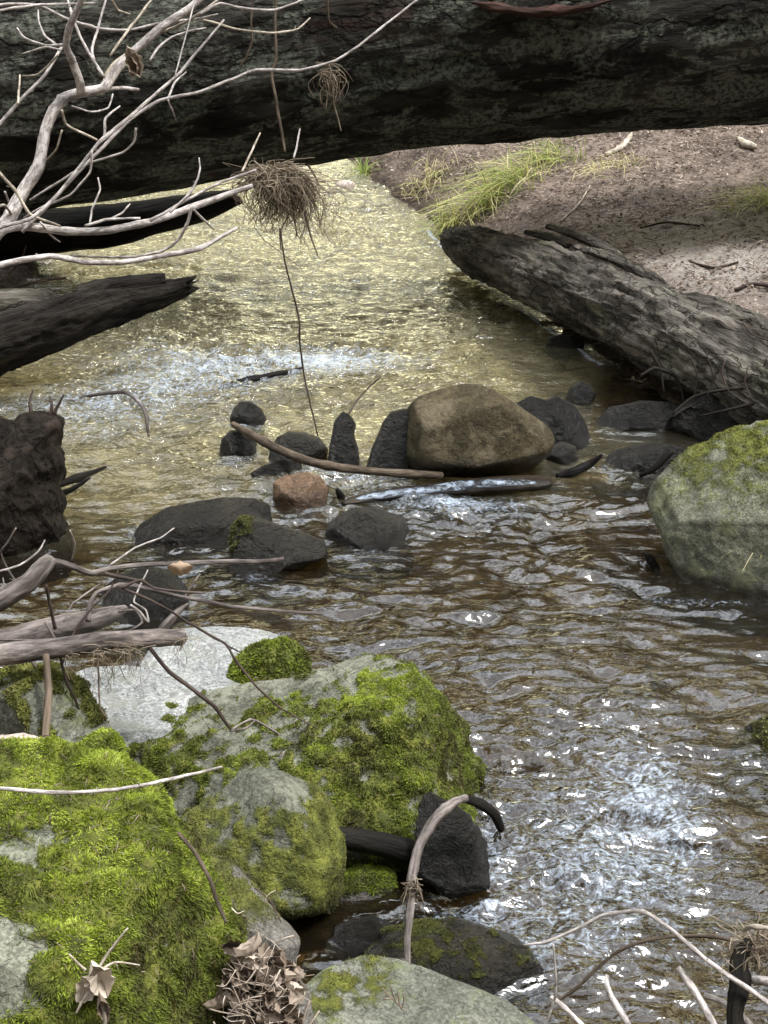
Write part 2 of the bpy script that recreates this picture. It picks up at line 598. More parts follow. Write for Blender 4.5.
def ground_z(x, y):
    xr, xl = np.interp(y, RY, RX), np.interp(y, LY, LX)
    q = np.stack([x, y, x * 0], 1)
    wob = fbm(q * 2.2, 3) * .09
    dr, dl = x - xr + wob, xl - x + wob
    bed = -.13 + .05 * fbm(q * 1.7 + 5, 3) + .022 * fbm(q * 9, 3)
    zr = sstep(-.12, .1, dr) * .16 + sstep(.08, .5, dr) * .24 + np.clip(dr - .4, 0, 40) * .10
    zl = sstep(-.12, .1, dl) * .16 + sstep(.1, .6, dl) * .12 + np.clip(dl - .4, 0, 40) * .16
    z = bed + np.maximum(zr, zl) + .03 * fbm(q * 3.1 + 11, 4) * np.clip(np.maximum(dr, dl) * 4 + .2, 0, 1)
    z = z + .012 * fbm(q * 14 + 3, 3) * np.clip(np.maximum(dr, dl) * 5, 0, 1)
    return z, dr, dl


def axis(a, b, step, far, growth=1.25):
    c = list(np.arange(a, b + 1e-6, step))
    s, lo, hi = step, a, b
    L, Hh = [], []
    while hi < far:
        s *= growth
        hi += s
        lo -= s
        L.append(lo)
        Hh.append(hi)
    return np.array(L[::-1] + c + Hh)


def grid_faces(nx, ny):
    i = np.arange(ny - 1)[:, None] * nx
    j = np.arange(nx - 1)[None, :]
    return np.stack([i + j, i + j + 1, i + nx + j + 1, i + nx + j], -1).reshape(-1, 4)


gx, gy = axis(-3., 3.2, .022, 70), axis(1.2, 11.5, .025, 70)
X, Y = np.meshgrid(gx, gy)
x, y = X.ravel(), Y.ravel()
z, dr, dl = ground_z(x, y)

t = NT('creek ground')
g = t.n('NewGeometry').outputs['Position']
gold = t.attr('gold')
bank = t.attr('bank')
path = t.attr('path')
n1 = t.noise(g, 6., 6., .6)
n2 = t.noise(g, 38., 6., .7)
peb = t.n('TexVoronoi', {'feature': 'F1'}, Vector=g, Scale=34.)
pc = t.n('SeparateColor', None, Color=peb.outputs['Color']).outputs[0]
bed1 = t.mix(t.rng(n1, .35, .65), (.095, .075, .042), (.22, .178, .10))
bed2 = t.mix(t.rng(n1, .38, .62), (.13, .124, .076), (.26, .25, .166))
bedc = t.mix(gold, bed1, bed2)
bedc = t.mix(.6, bedc, t.mix(pc, (.45, .43, .4), (1.5, 1.45, 1.4)), 'MULTIPLY')
soil = t.mix(t.rng(n1, .35, .65), (.085, .064, .052), (.19, .148, .125))
soil = t.mix(t.math('MULTIPLY', t.rng(t.noise(g, 2.3, 5., .65), .48, .62), .6), soil, (.060, .045, .037))
soil = t.mix(t.rng(n2, .5, .7), soil, (.34, .28, .24))
pth = t.mix(t.rng(n2, .3, .7), (.28, .25, .225), (.42, .385, .355))
soil = t.mix(t.math('MULTIPLY', path, t.rng(n1, .25, .5)), soil, pth)
c = t.mix(bank, bedc, soil)
zz_ = t.n('SeparateXYZ', None, Vector=g).outputs[2]
damp = t.math('MULTIPLY', t.rng(zz_, .10, .02), bank)
c = t.mix(damp, c, t.mix(1., c, (.3, .28, .26), 'MULTIPLY'))
h = t.math('ADD', n2, t.math('MULTIPLY', t.noise(g, 110., 4.), .5))
h = t.math('SUBTRACT', h, t.math('MULTIPLY', peb.outputs['Distance'], .6))
b = t.n('BsdfPrincipled', None, Base_Color=c, Roughness=.9, Normal=t.bump(h, .02, .9))
b.inputs['Specular IOR Level'].default_value = .2
M_ground = t.finish(b)

gold_a = sstep(4.35, 5.5, y - .28 * x + .25 * fbm(np.stack([x, y, x * 0], 1) * 1.5, 3))
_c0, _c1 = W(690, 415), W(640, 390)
gold_a = gold_a * (1 - np.clip(1.3 * np.exp(-((x - _c0[0]) / .42) ** 2 - ((y - _c0[1]) / .42) ** 2) + .8 * np.exp(-((x - _c1[0]) / .25) ** 2 - ((y - _c1[1]) / .35) ** 2), 0, 1))  # shade of the hollow by the log, painted into the bed colour
bank_a = sstep(-.02, .06, np.maximum(dr, dl))
pc0 = W(735, 225, .45)
path_a = np.exp(-(((x - pc0[0]) / 1.1) ** 2 + ((y - pc0[1]) / .55) ** 2)) * sstep(.3, .6, dr)
path_a = np.clip(path_a * 1.3 + .25 * fbm(np.stack([x, y, x * 0], 1) * 3, 3) * (path_a > .05), 0, 1)
ground = mk('ground', np.stack([x, y, z], 1), grid_faces(len(gx), len(gy)), M_ground, loc=(0, 0, 0),
            attrs={'gold': gold_a, 'bank': bank_a, 'path': path_a})
tag(ground, None, None, kind='structure')


def gz(x, y):
    return float(ground_z(np.array([x]), np.array([y]))[0][0])


def on_ground(px, py, z0=.3):
    p = W(px, py, z0)
    for _ in range(12):
        p = W(px, py, .5 * p[2] + .5 * gz(p[0], p[1]))
    p[2] = gz(p[0], p[1])
    return p


# ------------------------------------------------------------------ water
wx = np.arange(-3.0, 3.0, .0125)
wy = [1.3]
while wy[-1] < 14:
    wy.append(wy[-1] + .0085 + .0016 * max(wy[-1] - 2.3, 0))
wy = np.array(wy)
X, Y = np.meshgrid(wx, wy)
x, y = X.ravel(), Y.ravel()


def blob(px, py, rx, ry, a):
    c = W(px, py)
    return a * np.exp(-(((x - c[0]) / rx) ** 2 + ((y - c[1]) / ry) ** 2))


turb = .36 + blob(610, 880, .30, .42, 1.0) + blob(560, 810, .34, .40, .75) + blob(640, 770, .34, .35, .45) + blob(500, 960, .30, .25, .5)
turb += blob(180, 375, .75, .55, .75) + blob(330, 370, .5, .3, .6) + blob(60, 420, .5, .5, .35) + blob(500, 515, .35, .22, .8) + blob(350, 490, .5, .25, .5)
turb += blob(520, 620, .5, .5, .25) - blob(690, 350, .5, .5, .25) - blob(120, 265, .7, .9, .16) + blob(330, 240, .9, 1.6, .42) + blob(520, 290, .6, .8, .25) + blob(180, 460, .9, .5, .30) - blob(745, 620, .22, .4, .2) - blob(325, 910, .16, .2, .28)
turb = np.clip(turb, .02, 1.2)
foam_and_glare = blob(605, 885, .27, .33, .44) + blob(575, 805, .28, .34, .24) + blob(655, 800, .12, .3, .45) + blob(490, 945, .25, .15, .3)
foam_and_glare += blob(190, 370, .6, .40, .75) + blob(350, 362, .38, .18, .7) + blob(90, 415, .5, .35, .5) + blob(470, 508, .4, .12, .55) + blob(345, 482, .3, .12, .5)
for a_, b_, c_, d_, e_ in [(246, 428, .10, .06, .5), (236, 462, .10, .07, .5), (135, 535, .07, .08, .5), (255, 580, .10, .05, .35), (700, 606, .16, .025, .5), (655, 600, .05, .06, .3), (370, 555, .12, .06, .35), (600, 470, .10, .05, .4), (435, 505, .2, .04, .4), (640, 476, .10, .03, .3), (485, 860, .05, .10, .45), (440, 915, .12, .05, .3), (195, 612, .08, .06, .4), (750, 760, .1, .04, .3)]:
    foam_and_glare += blob(a_, b_, c_, d_, e_)
    turb = np.clip(turb + blob(a_, b_ + 6, c_ * 1.5, d_ * 1.6, e_ * .5), 0, 1.2)
foam_and_glare += blob(600, 365, .15, .12, .2) + blob(640, 690, .4, .3, .2) + blob(570, 342, .1, .1, .5)
edge = np.array([W(*p)[:2] for p in [(428, 232), (450, 256), (475, 280), (520, 313), (560, 338), (600, 366)]])
glare_d = np.full(len(x), 9.)
for k in range(len(edge) - 1):
    a_, b_ = edge[k], edge[k + 1]
    tt_ = np.clip(((x - a_[0]) * (b_[0] - a_[0]) + (y - a_[1]) * (b_[1] - a_[1])) / np.sum((b_ - a_) ** 2), 0, 1)
    glare_d = np.minimum(glare_d, np.hypot(x - a_[0] - tt_ * (b_[0] - a_[0]), y - a_[1] - tt_ * (b_[1] - a_[1])))
foam_and_glare = np.maximum(foam_and_glare, 1.1 * np.exp(-(glare_d / .016) ** 2))  # glare along the log's waterline, painted in as a pale foam line
recess_shade = np.clip(blob(690, 415, .42, .42, 1.3) + blob(640, 390, .25, .35, .8), 0, 1)  # shade in the hollow by the rotting log, painted onto the water
q = np.stack([x * 1.0, y * 1.35, x * 0], 1)
warp = np.stack([fbm(q * 1.3 + 3, 2), fbm(q * 1.3 + 31, 2), x * 0], 1) * .5
qq = q + warp * .35
h1 = perlin(qq * 3.2)
h2 = 1 - 2.2 * perlin(qq * np.array([4.2, 7.2, 1]) + 4) ** 2 - .6 * np.abs(perlin(qq * np.array([9.5, 15., 1]) + 14))
h3 = perlin(qq * np.array([10., 17., 1]) + 8) * .75 + perlin(qq * np.array([23., 34., 1])) * (.10 + .25 * turb)
h4 = ridged(qq * np.array([10., 15., 1]) + 24, 1)
am = np.clip(.95 + 1.1 * fbm(np.stack([x * 1.1, y * 1.6, x * 0 + 5], 1) + warp, 3), .35, 1.7)
h2, h3, h4 = .45 + (h2 - .45) * am, h3 * am, .45 + (h4 - .45) * am
hz = h1 * (.007 + .010 * turb) + (h2 - .45) * (.009 + .022 * turb) + (h4 - .45) * (.0012 + .010 * turb ** 1.5) + h3 * (.0030 + .0075 * turb)
t = NT('creek water')
g = t.n('NewGeometry').outputs['Position']
tb = t.attr('turb')
fm = t.attr('foam_and_glare')
gold = t.attr('gold')
v = t.scale(g, 1., 1.35, 1.)
r1 = t.noise(t.scale(g, .8, 1.5, 1.), 17., 2., .5, .8)
r2 = t.noise(v, 66., 2., .5, .3)
hh = t.math('ADD', t.math('MULTIPLY', r1, 1.), t.math('MULTIPLY', r2, t.rng(gold, 0., 1., .16, .50, False)))
bd = t.math('MULTIPLY', hh, t.math('ADD', t.rng(tb, 0., 1., .35, 1.0, False), t.math('MULTIPLY', gold, .7)))
nb = t.bump(bd, .008, 1.)
fres = t.n('Fresnel', None, IOR=1.333, Normal=nb).outputs[0]
gl = t.n('BsdfGlossy', None, Color=(.96, .98, 1.), Roughness=t.rng(gold, 0., 1., .12, .07, False), Normal=nb)
tint = t.mix(gold, (.55, .47, .32), (.92, .86, .68))
tr = t.n('BsdfTransparent', None, Color=tint)
dif = t.n('BsdfDiffuse', None, Color=t.mix(gold, (.012, .009, .005), (.23, .21, .135)))
body = t.n('MixShader', None, Fac=t.rng(gold, 0, 1, .38, .18), i1=tr.outputs[0], i2=dif.outputs[0])
sh = t.n('MixShader', None, Fac=t.math('MULTIPLY', fres, t.rng(gold, 0., 1., 2.5, 1.75, False), True), i1=body.outputs[0], i2=gl.outputs[0])
fn = t.noise(t.scale(g, 1.2, 1.5, 1.), 27., 5., .68, 1.6)
fn2 = t.noise(v, 90., 4., .7, .5)
fm = t.math('MULTIPLY', fm, t.rng(t.attr('crest'), .25, .85, .8, 1.15, False))
fa = t.math('ADD', t.math('MULTIPLY', fm, .40), t.math('ADD', t.math('MULTIPLY', t.math('SUBTRACT', fn, .5), 1.0), t.math('MULTIPLY', t.math('SUBTRACT', fn2, .5), .55)))
fmask = t.math('MULTIPLY', t.rng(fa, .14, .58), t.rng(fm, .03, .3))
fd = t.n('BsdfPrincipled', None, Base_Color=(.58, .68, .82), Roughness=.35, Normal=nb)  # white water, with bluish sky glints painted into its colour
sh = t.n('MixShader', None, Fac=t.math('MULTIPLY', fmask, .62), i1=sh.outputs[0], i2=fd.outputs[0])
M_water = t.finish(sh)
gold_w = sstep(4.45, 5.5, y - .28 * x + .3 * fbm(np.stack([x, y, x * 0], 1) * 1.5, 3)) * (1 - recess_shade)
water = mk('water', np.stack([x, y, hz], 1), grid_faces(len(wx), len(wy)), M_water, loc=(0, 0, 0),
           attrs={'crest': np.clip(h2 * .6 + h4 * .4, -1, 1), 'turb': turb, 'foam_and_glare': np.clip(foam_and_glare, 0, 1.3), 'gold': gold_w})
tag(water, None, None, kind='structure')

# ------------------------------------------------------------------ rocks
_ico = {}


def ico(level):
    if level not in _ico:
        bm = bmesh.new()
        bmesh.ops.create_icosphere(bm, subdivisions=level, radius=1)
        V = np.array([v.co[:] for v in bm.verts])
        F = np.array([[v.index for v in f.verts] for f in bm.faces])
        bm.free()
        _ico[level] = (V, F)
    return _ico[level]


def vnormals(V, F):
    n = np.cross(V[F[:, 1]] - V[F[:, 0]], V[F[:, 2]] - V[F[:, 0]])
    N = np.zeros_like(V)
    for k in range(3):
        np.add.at(N, F[:, k], n)
    return N / (np.linalg.norm(N, axis=1)[:, None] + 1e-12)


def blades(V, F, wgt, n, L=(.008, .018), wd=.0016, lift=.75, droop=.25, tint0=.5, tvar=.3, seed=0, sun=None):
    r = np.random.default_rng(seed)
    a = np.linalg.norm(np.cross(V[F[:, 1]] - V[F[:, 0]], V[F[:, 2]] - V[F[:, 0]]), axis=1)
    pr = a * wgt[F].mean(1)
    if pr.sum() <= 0:
        return None
    idx = r.choice(len(F), n, p=pr / pr.sum())
    u, v = r.random(n), r.random(n)
    s = u + v > 1
    u[s], v[s] = 1 - u[s], 1 - v[s]
    N = vnormals(V, F)
    f = F[idx]
    bw = np.stack([1 - u - v, u, v], 1)
    p = (V[f] * bw[..., None]).sum(1)
    nn = (N[f] * bw[..., None]).sum(1)
    cl = np.stack([fbm(p * 22 + k * 13.7, 2) for k in range(3)], 1) * 1.6
    d = nn * lift + cl + r.normal(size=(n, 3)) * .28 + np.array([0, 0, -droop]) * (1 - np.clip(nn[:, 2:3], 0, 1))
    d /= np.linalg.norm(d, axis=1)[:, None]
    sd_ = np.cross(d, r.normal(size=(n, 3)))
    sd_ /= np.linalg.norm(sd_, axis=1)[:, None] + 1e-9
    ln = r.uniform(L[0], L[1], n)[:, None] * (1 + .5 * fbm(p * 30, 2))[:, None]
    ww = wd * r.uniform(.7, 1.4, n)[:, None]
    p0 = p - nn * .002
    m = p0 + d * ln * .55
    tip = p0 + d * ln + np.array([0, 0, -.25]) * ln * r.random(n)[:, None]
    VV = np.stack([p0 - sd_ * ww * .6, p0 + sd_ * ww * .6, m - sd_ * ww, m + sd_ * ww, tip], 1).reshape(-1, 3)
    b = np.arange(n)[:, None] * 5
    F4 = b + np.array([[0, 1, 3, 2]])
    F3 = b + np.array([[2, 3, 4]])
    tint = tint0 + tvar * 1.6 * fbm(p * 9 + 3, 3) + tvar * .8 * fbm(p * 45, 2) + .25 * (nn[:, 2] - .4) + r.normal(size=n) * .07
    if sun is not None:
        tint = tint + sun(p)  # moss low on the boulder painted darker, as out of the sun
    tint = np.clip(tint, 0, 1)
    return VV, [F3, F4], np.repeat(tint, 5), np.tile([0, 0, .5, .5, 1.], n)


def rock(name, label, poly, mat, wl=None, d=None, z=0., thick=.8, k=.55, cuts=(), ncut=6, cutd=(.72, .9), rough=.05, seed=0,
         lvl=5, moss=None, nblade=0, bl=None, pw=.85, mossmat=None, cat='rock', group=None, fine=.012, strat=0., tail=True, lean=0.):
    """a stone whose outline seen from the front is poly (photo pixels), with real thickness, flattened facets and a worn surface;
    wl: pixel row of its front waterline (sets how far away it stands)"""
    r = np.random.default_rng(seed + 100)
    poly = np.array(poly, float)
    c = (poly.min(0) + poly.max(0)) / 2
    width = np.ptp(poly[:, 0])
    hgt = np.ptp(poly[:, 1])
    if d is None:
        df = depth_at(c[0], wl, z)
        tm = thick * .5 * width / FPX * df
        d = df + tm * k
    tm = thick * .5 * width / FPX * d
    sc = d / FPX
    V, F = ico(lvl)
    th = np.arctan2(V[:, 1], V[:, 0])
    # radius of the outline against angle
    seg = np.vstack([poly, poly[:1]]) - c
    seg[:, 1] *= -1
    pts = []
    for i in range(len(poly)):
        tt = np.linspace(0, 1, 24, endpoint=False)[:, None]
        pts.append(seg[i] * (1 - tt) + seg[i + 1] * tt)
    pts = np.vstack(pts)
    pa = np.arctan2(pts[:, 1], pts[:, 0])
    prr = np.hypot(pts[:, 0], pts[:, 1])
    bins = np.linspace(-math.pi, math.pi, 181)
    bi = np.clip(np.digitize(pa, bins) - 1, 0, 179)
    rad = np.zeros(180)
    np.maximum.at(rad, bi, prr)
    okb = rad > 0
    bc = (bins[:-1] + bins[1:]) / 2
    rad = np.interp(bc, bc[okb], rad[okb], period=2 * math.pi)
    ker = np.array([1, 2, 1.]) / 4
    rad = np.convolve(np.concatenate([rad[-1:], rad, rad[:1]]), ker, 'valid')
    rt = np.interp(th, bc, rad, period=2 * math.pi)
    s = np.hypot(V[:, 0], V[:, 1])
    sp = np.clip(s, 1e-6, 1) ** pw
    u = np.cos(th) * rt * sp * sc
    v = np.sin(th) * rt * sp * sc
    wv = np.sign(V[:, 2]) * np.abs(V[:, 2]) ** .9 * tm      # + towards the camera
    Q = np.stack([u, v + lean * wv, wv], 1)
    cl = list(cuts)
    for i in range(ncut):
        n = np.array([r.normal(), r.normal() * .9 + .2, abs(r.normal()) * .9 + .35])
        cl.append((n[0], n[1], n[2], r.uniform(*cutd)))
    size = math.sqrt(width * hgt) * sc * .5
    for n0, n1_, n2_, dd in cl:
        n = np.array([n0, n1_, n2_])
        n /= np.linalg.norm(n)
        proj = Q @ n
        lim = proj.max() * dd
        over = np.clip(proj - lim, 0, None)
        Q = Q - n * (over * .93)[:, None]
    Vw = P(c[0], c[1], d) + Q[:, :1] * RT + Q[:, 1:2] * UP - Q[:, 2:3] * FW
    N = vnormals(Vw, F)
    so = seed * 5.3
    q = (Vw - Vw.mean(0)) / size
    dis = rough * size * fbm(q * 1.4 + so, 4) + fine * size * (ridged(q * 5 + so, 4) - .5)
    if strat:
        dis = dis + strat * size * perlin(np.stack([q[:, 0] * .6, q[:, 1] * .6, q[:, 2] * 7 + so], 1))
    Vw = Vw + N * dis[:, None]
    N = vnormals(Vw, F)
    ms = np.zeros(len(Vw))
    if moss is not None:
        uv = np.stack([c[0] + Q[:, 0] / sc, c[1] - Q[:, 1] / sc], 1)
        ms = np.clip(moss(uv, N, fbm(Vw * 6 + so, 4), fbm(Vw * 25 + so, 3)), 0, 1)
        Vw = Vw + N * (ms * (.005 + .024 * np.clip(.35 + fbm(Vw * 13 + so, 4) * 1.6, 0, 1)) * min(1, size * 3.5))[:, None]
    o = mk(name, Vw, F, mat, attrs={'moss': ms}, loc=(Vw[:, 0].mean(), Vw[:, 1].mean(), Vw[:, 2].min()))
    tag(o, label, cat, group)
    if nblade:
        N = vnormals(Vw, F)
        vd = CAM - Vw
        vd /= np.linalg.norm(vd, axis=1)[:, None]
        fac = np.clip((N * vd).sum(1) * 3 + .8, .04, 1)
        wgt = np.clip(ms * 1.1 - .03, 0, 1) ** 1.3 * fac * (Vw[:, 2] > .01)
        out = blades(Vw, F, wgt, nblade, seed=seed, **(bl or {}))
        if out:
            VV, FF, ti, tp = out
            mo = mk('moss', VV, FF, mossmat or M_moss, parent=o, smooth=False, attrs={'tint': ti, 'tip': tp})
    return o


def topmoss(a=.3, b=.95, n=.8, fineamp=.8, region=None):
    def f(uv, N, n1, n2):
        m = sstep(a, b, N[:, 2] + n * n1 + fineamp * n2)
        if region is not None:
            m = m * region(uv[:, 0], uv[:, 1])
        return m
    return f


def soft(cx, cy, rx, ry):
    return lambda X, Y: np.clip(1.5 - np.hypot((X - cx) / rx, (Y - cy) / ry), 0, 1)


# --- middle of the creek
rock('boulder', 'large smooth brown boulder lying on the plank across the middle of the creek',
     [(405, 462), (402, 435), (405, 410), (417, 397), (440, 389), (465, 383), (485, 386), (510, 400), (535, 418), (550, 430), (555, 442), (548, 456), (534, 469), (515, 475), (480, 478), (440, 477), (412, 473)],
     K_brown, d=5.50, thick=.72, ncut=0, cuts=[(-.2, .75, .65, .72), (.15, -.1, 1, .70), (-1, .1, .35, .90), (.6, .5, .6, .84), (.25, -.9, .4, .86)], rough=.02, fine=.006, seed=1, pw=.72)
rock('slab', 'upright black wedge of stone leaning against the left side of the brown boulder',
     [(362, 480), (372, 448), (383, 422), (391, 412), (404, 408), (416, 412), (420, 480)], K_black, d=5.54, thick=.6, seed=2, pw=.45, rough=.03, ncut=0)
rock('stone', 'rounded grey brown stone behind the long stick, left of the pointed black stub',
     [(268, 462), (271, 447), (277, 437), (290, 431), (305, 432), (320, 438), (328, 450), (326, 466), (300, 474), (275, 472)], K_dark, d=5.64, seed=3, thick=.8, ncut=3)
rock('stone', 'thin flat black stone just in front of the rounded grey brown stone',
     [(250, 474), (264, 465), (285, 459), (300, 460), (305, 467), (296, 478), (270, 482), (254, 480)], K_black, d=5.48, seed=4, thick=.7)
rock('stone', 'small reddish brown stone sitting in front of the long stick',
     [(272, 500), (273, 482), (283, 475), (305, 471), (322, 478), (329, 489), (326, 506), (306, 522), (280, 520)], K_red, wl=510, seed=5, thick=.8, ncut=5)
rock('slab', 'long flat dark stone slab with white water at its left, in midstream',
     [(128, 552), (140, 524), (165, 508), (195, 501), (225, 497), (255, 499), (270, 505), (273, 520), (262, 540), (250, 560), (200, 564), (150, 562)], K_dark, wl=545, seed=6, thick=.7, strat=.03, lvl=6, cuts=[(0, .8, .6, .6)])
rock('rock', 'dark three cornered rock with moss on its left edge, right of the long flat slab',
     [(228, 570), (231, 530), (243, 519), (262, 519), (290, 528), (324, 541), (328, 556), (290, 575), (262, 590), (238, 590)], K_dark, wl=572, seed=7, thick=.7, ncut=4,
     moss=topmoss(.3, .7, .7, .5, soft(238, 535, 14, 35)), nblade=900, bl=dict(L=(.005, .010), wd=.0025, tint0=.1, tvar=.2), mossmat=M_moss_dry, lvl=6, cuts=[(.3, .5, .8, .7)])
rock('rock', 'low half drowned stone below the reddish stone, dark and streaming with water',
     [(322, 545), (328, 517), (350, 508), (380, 506), (405, 516), (414, 540), (412, 570), (385, 578), (355, 572)], K_dark, wl=548, seed=8, thick=.8, k=.7, rough=.09)
rock('rock', 'broken dark rock just right of and behind the brown boulder',
     [(514, 404), (530, 396), (545, 400), (555, 395), (575, 400), (590, 412), (596, 426), (595, 452), (575, 462), (545, 460), (530, 440)], K_black, wl=450, seed=9, thick=.7, lvl=6, ncut=7)
rock('stone', 'small round dark stone perched beyond the broken dark rock',
     [(566, 398), (570, 387), (580, 381), (590, 385), (596, 394), (592, 412), (572, 412)], K_black, wl=405, seed=10, thick=.9, ncut=3)
rock('stone', 'little wet grey stone in the gap at the right end of the plank',
     [(544, 460), (549, 447), (562, 441), (575, 446), (579, 460), (570, 472), (550, 472)], K_dark, wl=463, seed=11, thick=.9, ncut=3)
rock('rock', 'long low black wet rock between the plank and the big green boulder on the right',
     [(600, 468), (610, 452), (635, 444), (665, 443), (686, 450), (688, 470), (665, 484), (640, 486), (612, 480)], K_black, wl=472, seed=12, thick=.6, rough=.08, lvl=6)
rock('rock', 'flat dark rock under the overhanging end of the rotting log',
     [(594, 425), (608, 407), (640, 401), (665, 402), (692, 409), (696, 432), (650, 442), (602, 438)], K_black, wl=430, seed=13, thick=.6, lvl=6)
rock('stone', 'dark knobbly stone at the upper left end of the long stick, ringed by riffles',
     [(230, 420), (232, 409), (240, 402), (252, 401), (262, 409), (266, 420), (258, 434), (238, 434)], K_black, wl=428, seed=14, thick=.9, rough=.12)
rock('stone', 'low dark stone awash below the upper left end of the long stick',
     [(218, 455), (222, 440), (230, 431), (245, 428), (256, 440), (258, 458), (238, 470), (222, 466)], K_black, wl=460, seed=15, thick=.9, rough=.12)
rock('stone', 'small stone awash with foam beside the waterline of the rotting log',
     [(543, 352), (550, 337), (568, 332), (583, 340), (584, 354), (556, 360)], K_black, wl=350, seed=16, thick=.8, rough=.1)
rock('rock', 'dark wet rock half hidden behind the long twig of the sharply bent branch',
     [(85, 625), (96, 592), (120, 574), (150, 566), (175, 572), (188, 590), (190, 625), (140, 640)], K_black, wl=615, seed=52, thick=.8, rough=.08)
# --- right side
rock('boulder', 'big dull green boulder at the right edge with a grass tuft on its side',
     [(648, 500), (652, 484), (668, 466), (690, 448), (720, 433), (745, 423), (765, 417), (800, 425), (860, 470), (885, 560), (875, 640), (768, 640), (715, 632), (690, 612), (676, 572), (660, 525)],
     K_right, wl=604, thick=.8, seed=17, lvl=6, ncut=0, cuts=[(-.36, .62, .70, .46), (-.45, -.25, .86, .56), (-.9, .2, .4, .88), (.5, .5, .6, .62)], rough=.045, fine=.022, pw=.62,
     moss=lambda uv, N, a, b: np.clip(.06 + .8 * a + 1.1 * b + .5 * N[:, 2], 0, .6) * np.clip((560 - uv[:, 1]) / 110, .12, 1), nblade=16000, bl=dict(L=(.003, .007), wd=.0018, tint0=.45, tvar=.3), mossmat=M_moss_dry)
rock('rock', 'dark wet mossy rock cut off by the right edge below the big green boulder',
     [(728, 765), (735, 742), (745, 732), (765, 720), (795, 708), (840, 722), (850, 770), (780, 785)], K_black, wl=752, seed=18, thick=.8, rough=.08, lvl=6,
     moss=topmoss(.35, .8), nblade=1200, bl=dict(L=(.005, .010), wd=.0018, tint0=.2), mossmat=M_moss_dry)
# --- left bank
rock('slab', 'upper pale grey granite slab behind the broken branch end',
     [(140, 665), (150, 640), (170, 627), (200, 620), (240, 619), (270, 626), (292, 640), (303, 660), (300, 705), (240, 722), (170, 715), (140, 695)], K_grey, d=4.25, thick=.9, seed=20, lvl=6, ncut=2,
     cuts=[(.05, .93, .36, .33), (.1, .75, .7, .55)], rough=.03, pw=.75)
rock('rock', 'green mossy lump on the right of the upper pale slab',
     [(226, 690), (236, 660), (258, 648), (284, 638), (300, 648), (309, 674), (306, 705), (260, 715), (232, 708)], K_ledge, d=4.0, thick=.9, seed=21, lvl=6, ncut=2,
     moss=lambda uv, N, a, b: np.clip(.75 + a, 0, 1), nblade=9000, bl=dict(L=(.007, .016), wd=.0020, tint0=.22, tvar=.35))
rock('slab', 'lower pale grey granite slab in front of the upper one, flat topped',
     [(48, 715), (55, 685), (70, 668), (105, 661), (150, 663), (195, 668), (232, 679), (246, 692), (240, 735), (210, 765), (140, 775), (80, 760)], K_grey, d=3.84, thick=.75, seed=22, lvl=6, ncut=1,
     cuts=[(.04, .9, .42, .34), (.2, .1, 1, .8)], rough=.03, pw=.75)
rock('rock', 'rough brown green rock under the vertical tan stake at the left edge',
     [(-40, 780), (-35, 700), (10, 672), (50, 668), (85, 690), (105, 720), (118, 745), (110, 790), (40, 810)], K_flat, d=3.5, thick=.9, seed=23, lvl=6, rough=.10, ncut=3,
     moss=topmoss(.5, 1.0), nblade=4000, bl=dict(L=(.006, .012), wd=.0018, tint0=.3), mossmat=M_moss_dry)
rock('stone', 'small pinkish stone behind the large bright green boulder at the left edge',
     [(-30, 770), (-15, 738), (20, 734), (50, 742), (64, 756), (60, 785), (0, 795)], K_pink, d=3.24, thick=.9, seed=24, ncut=4)
rock('stone', 'small round mossy stone between the pale slab and the bright green boulder',
     [(74, 775), (82, 745), (98, 731), (112, 731), (123, 745), (128, 775), (105, 795)], K_ledge, d=3.3, thick=.9, seed=25, ncut=2,
     moss=lambda uv, N, a, b: np.clip(.8 + a, 0, 1), nblade=4000, bl=dict(L=(.006, .014), wd=.0018, tint0=.5))
V_boulder = rock('boulder', 'long grey boulder with yellow green moss over its right half, beside the rapids',
     [(118, 790), (130, 762), (142, 738), (162, 714), (195, 695), (240, 686), (290, 678), (330, 667), (362, 657), (395, 662), (424, 679), (441, 705), (456, 730), (476, 765), (492, 800), (496, 850), (450, 880), (370, 895), (280, 890), (190, 870), (130, 840)],
     K_greym, d=3.72, thick=.72, seed=26, lvl=7, ncut=0, cuts=[(-.25, .85, .45, .62), (.1, .3, .95, .80), (.85, .3, .35, .86), (-.6, .3, .7, .8)], rough=.035, fine=.008,
     moss=lambda uv, N, a, b: sstep(.15, 1.05, .56 + .9 * a + 1.1 * b + .35 * np.clip((uv[:, 0] - 330) / 120, -.6, .8) + .5 * np.clip((uv[:, 1] - 715) / 60, -1, .35)) * sstep(862, 835, uv[:, 1]),
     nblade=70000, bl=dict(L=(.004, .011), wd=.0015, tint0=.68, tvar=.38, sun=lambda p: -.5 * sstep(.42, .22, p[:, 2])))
rock('rock', 'grey rounded rock with a bare pale crown in front of the long mossy boulder',
     [(170, 840), (180, 822), (197, 811), (216, 795), (240, 775), (258, 768), (280, 773), (305, 786), (325, 800), (338, 825), (343, 870), (330, 905), (280, 915), (220, 895), (185, 865)],
     K_greym, d=3.3, thick=.85, seed=27, lvl=6, ncut=0, cuts=[(-.45, .6, .65, .74), (.05, .1, 1, .72), (.75, .5, .4, .82)], rough=.035, fine=.010,
     moss=lambda uv, N, a, b: np.maximum(sstep(.1, .8, .3 + .9 * a + .9 * b + np.clip((uv[:, 0] - 300) / 40, -.5, .8)), sstep(.0, .9, .62 + .6 * a + 1.3 * b - .9 * np.clip((808 - uv[:, 1]) / 30, -.2, 1)) * .62),
     nblade=20000, bl=dict(L=(.003, .007), wd=.0012, tint0=.35, tvar=.3), mossmat=M_moss_dry)
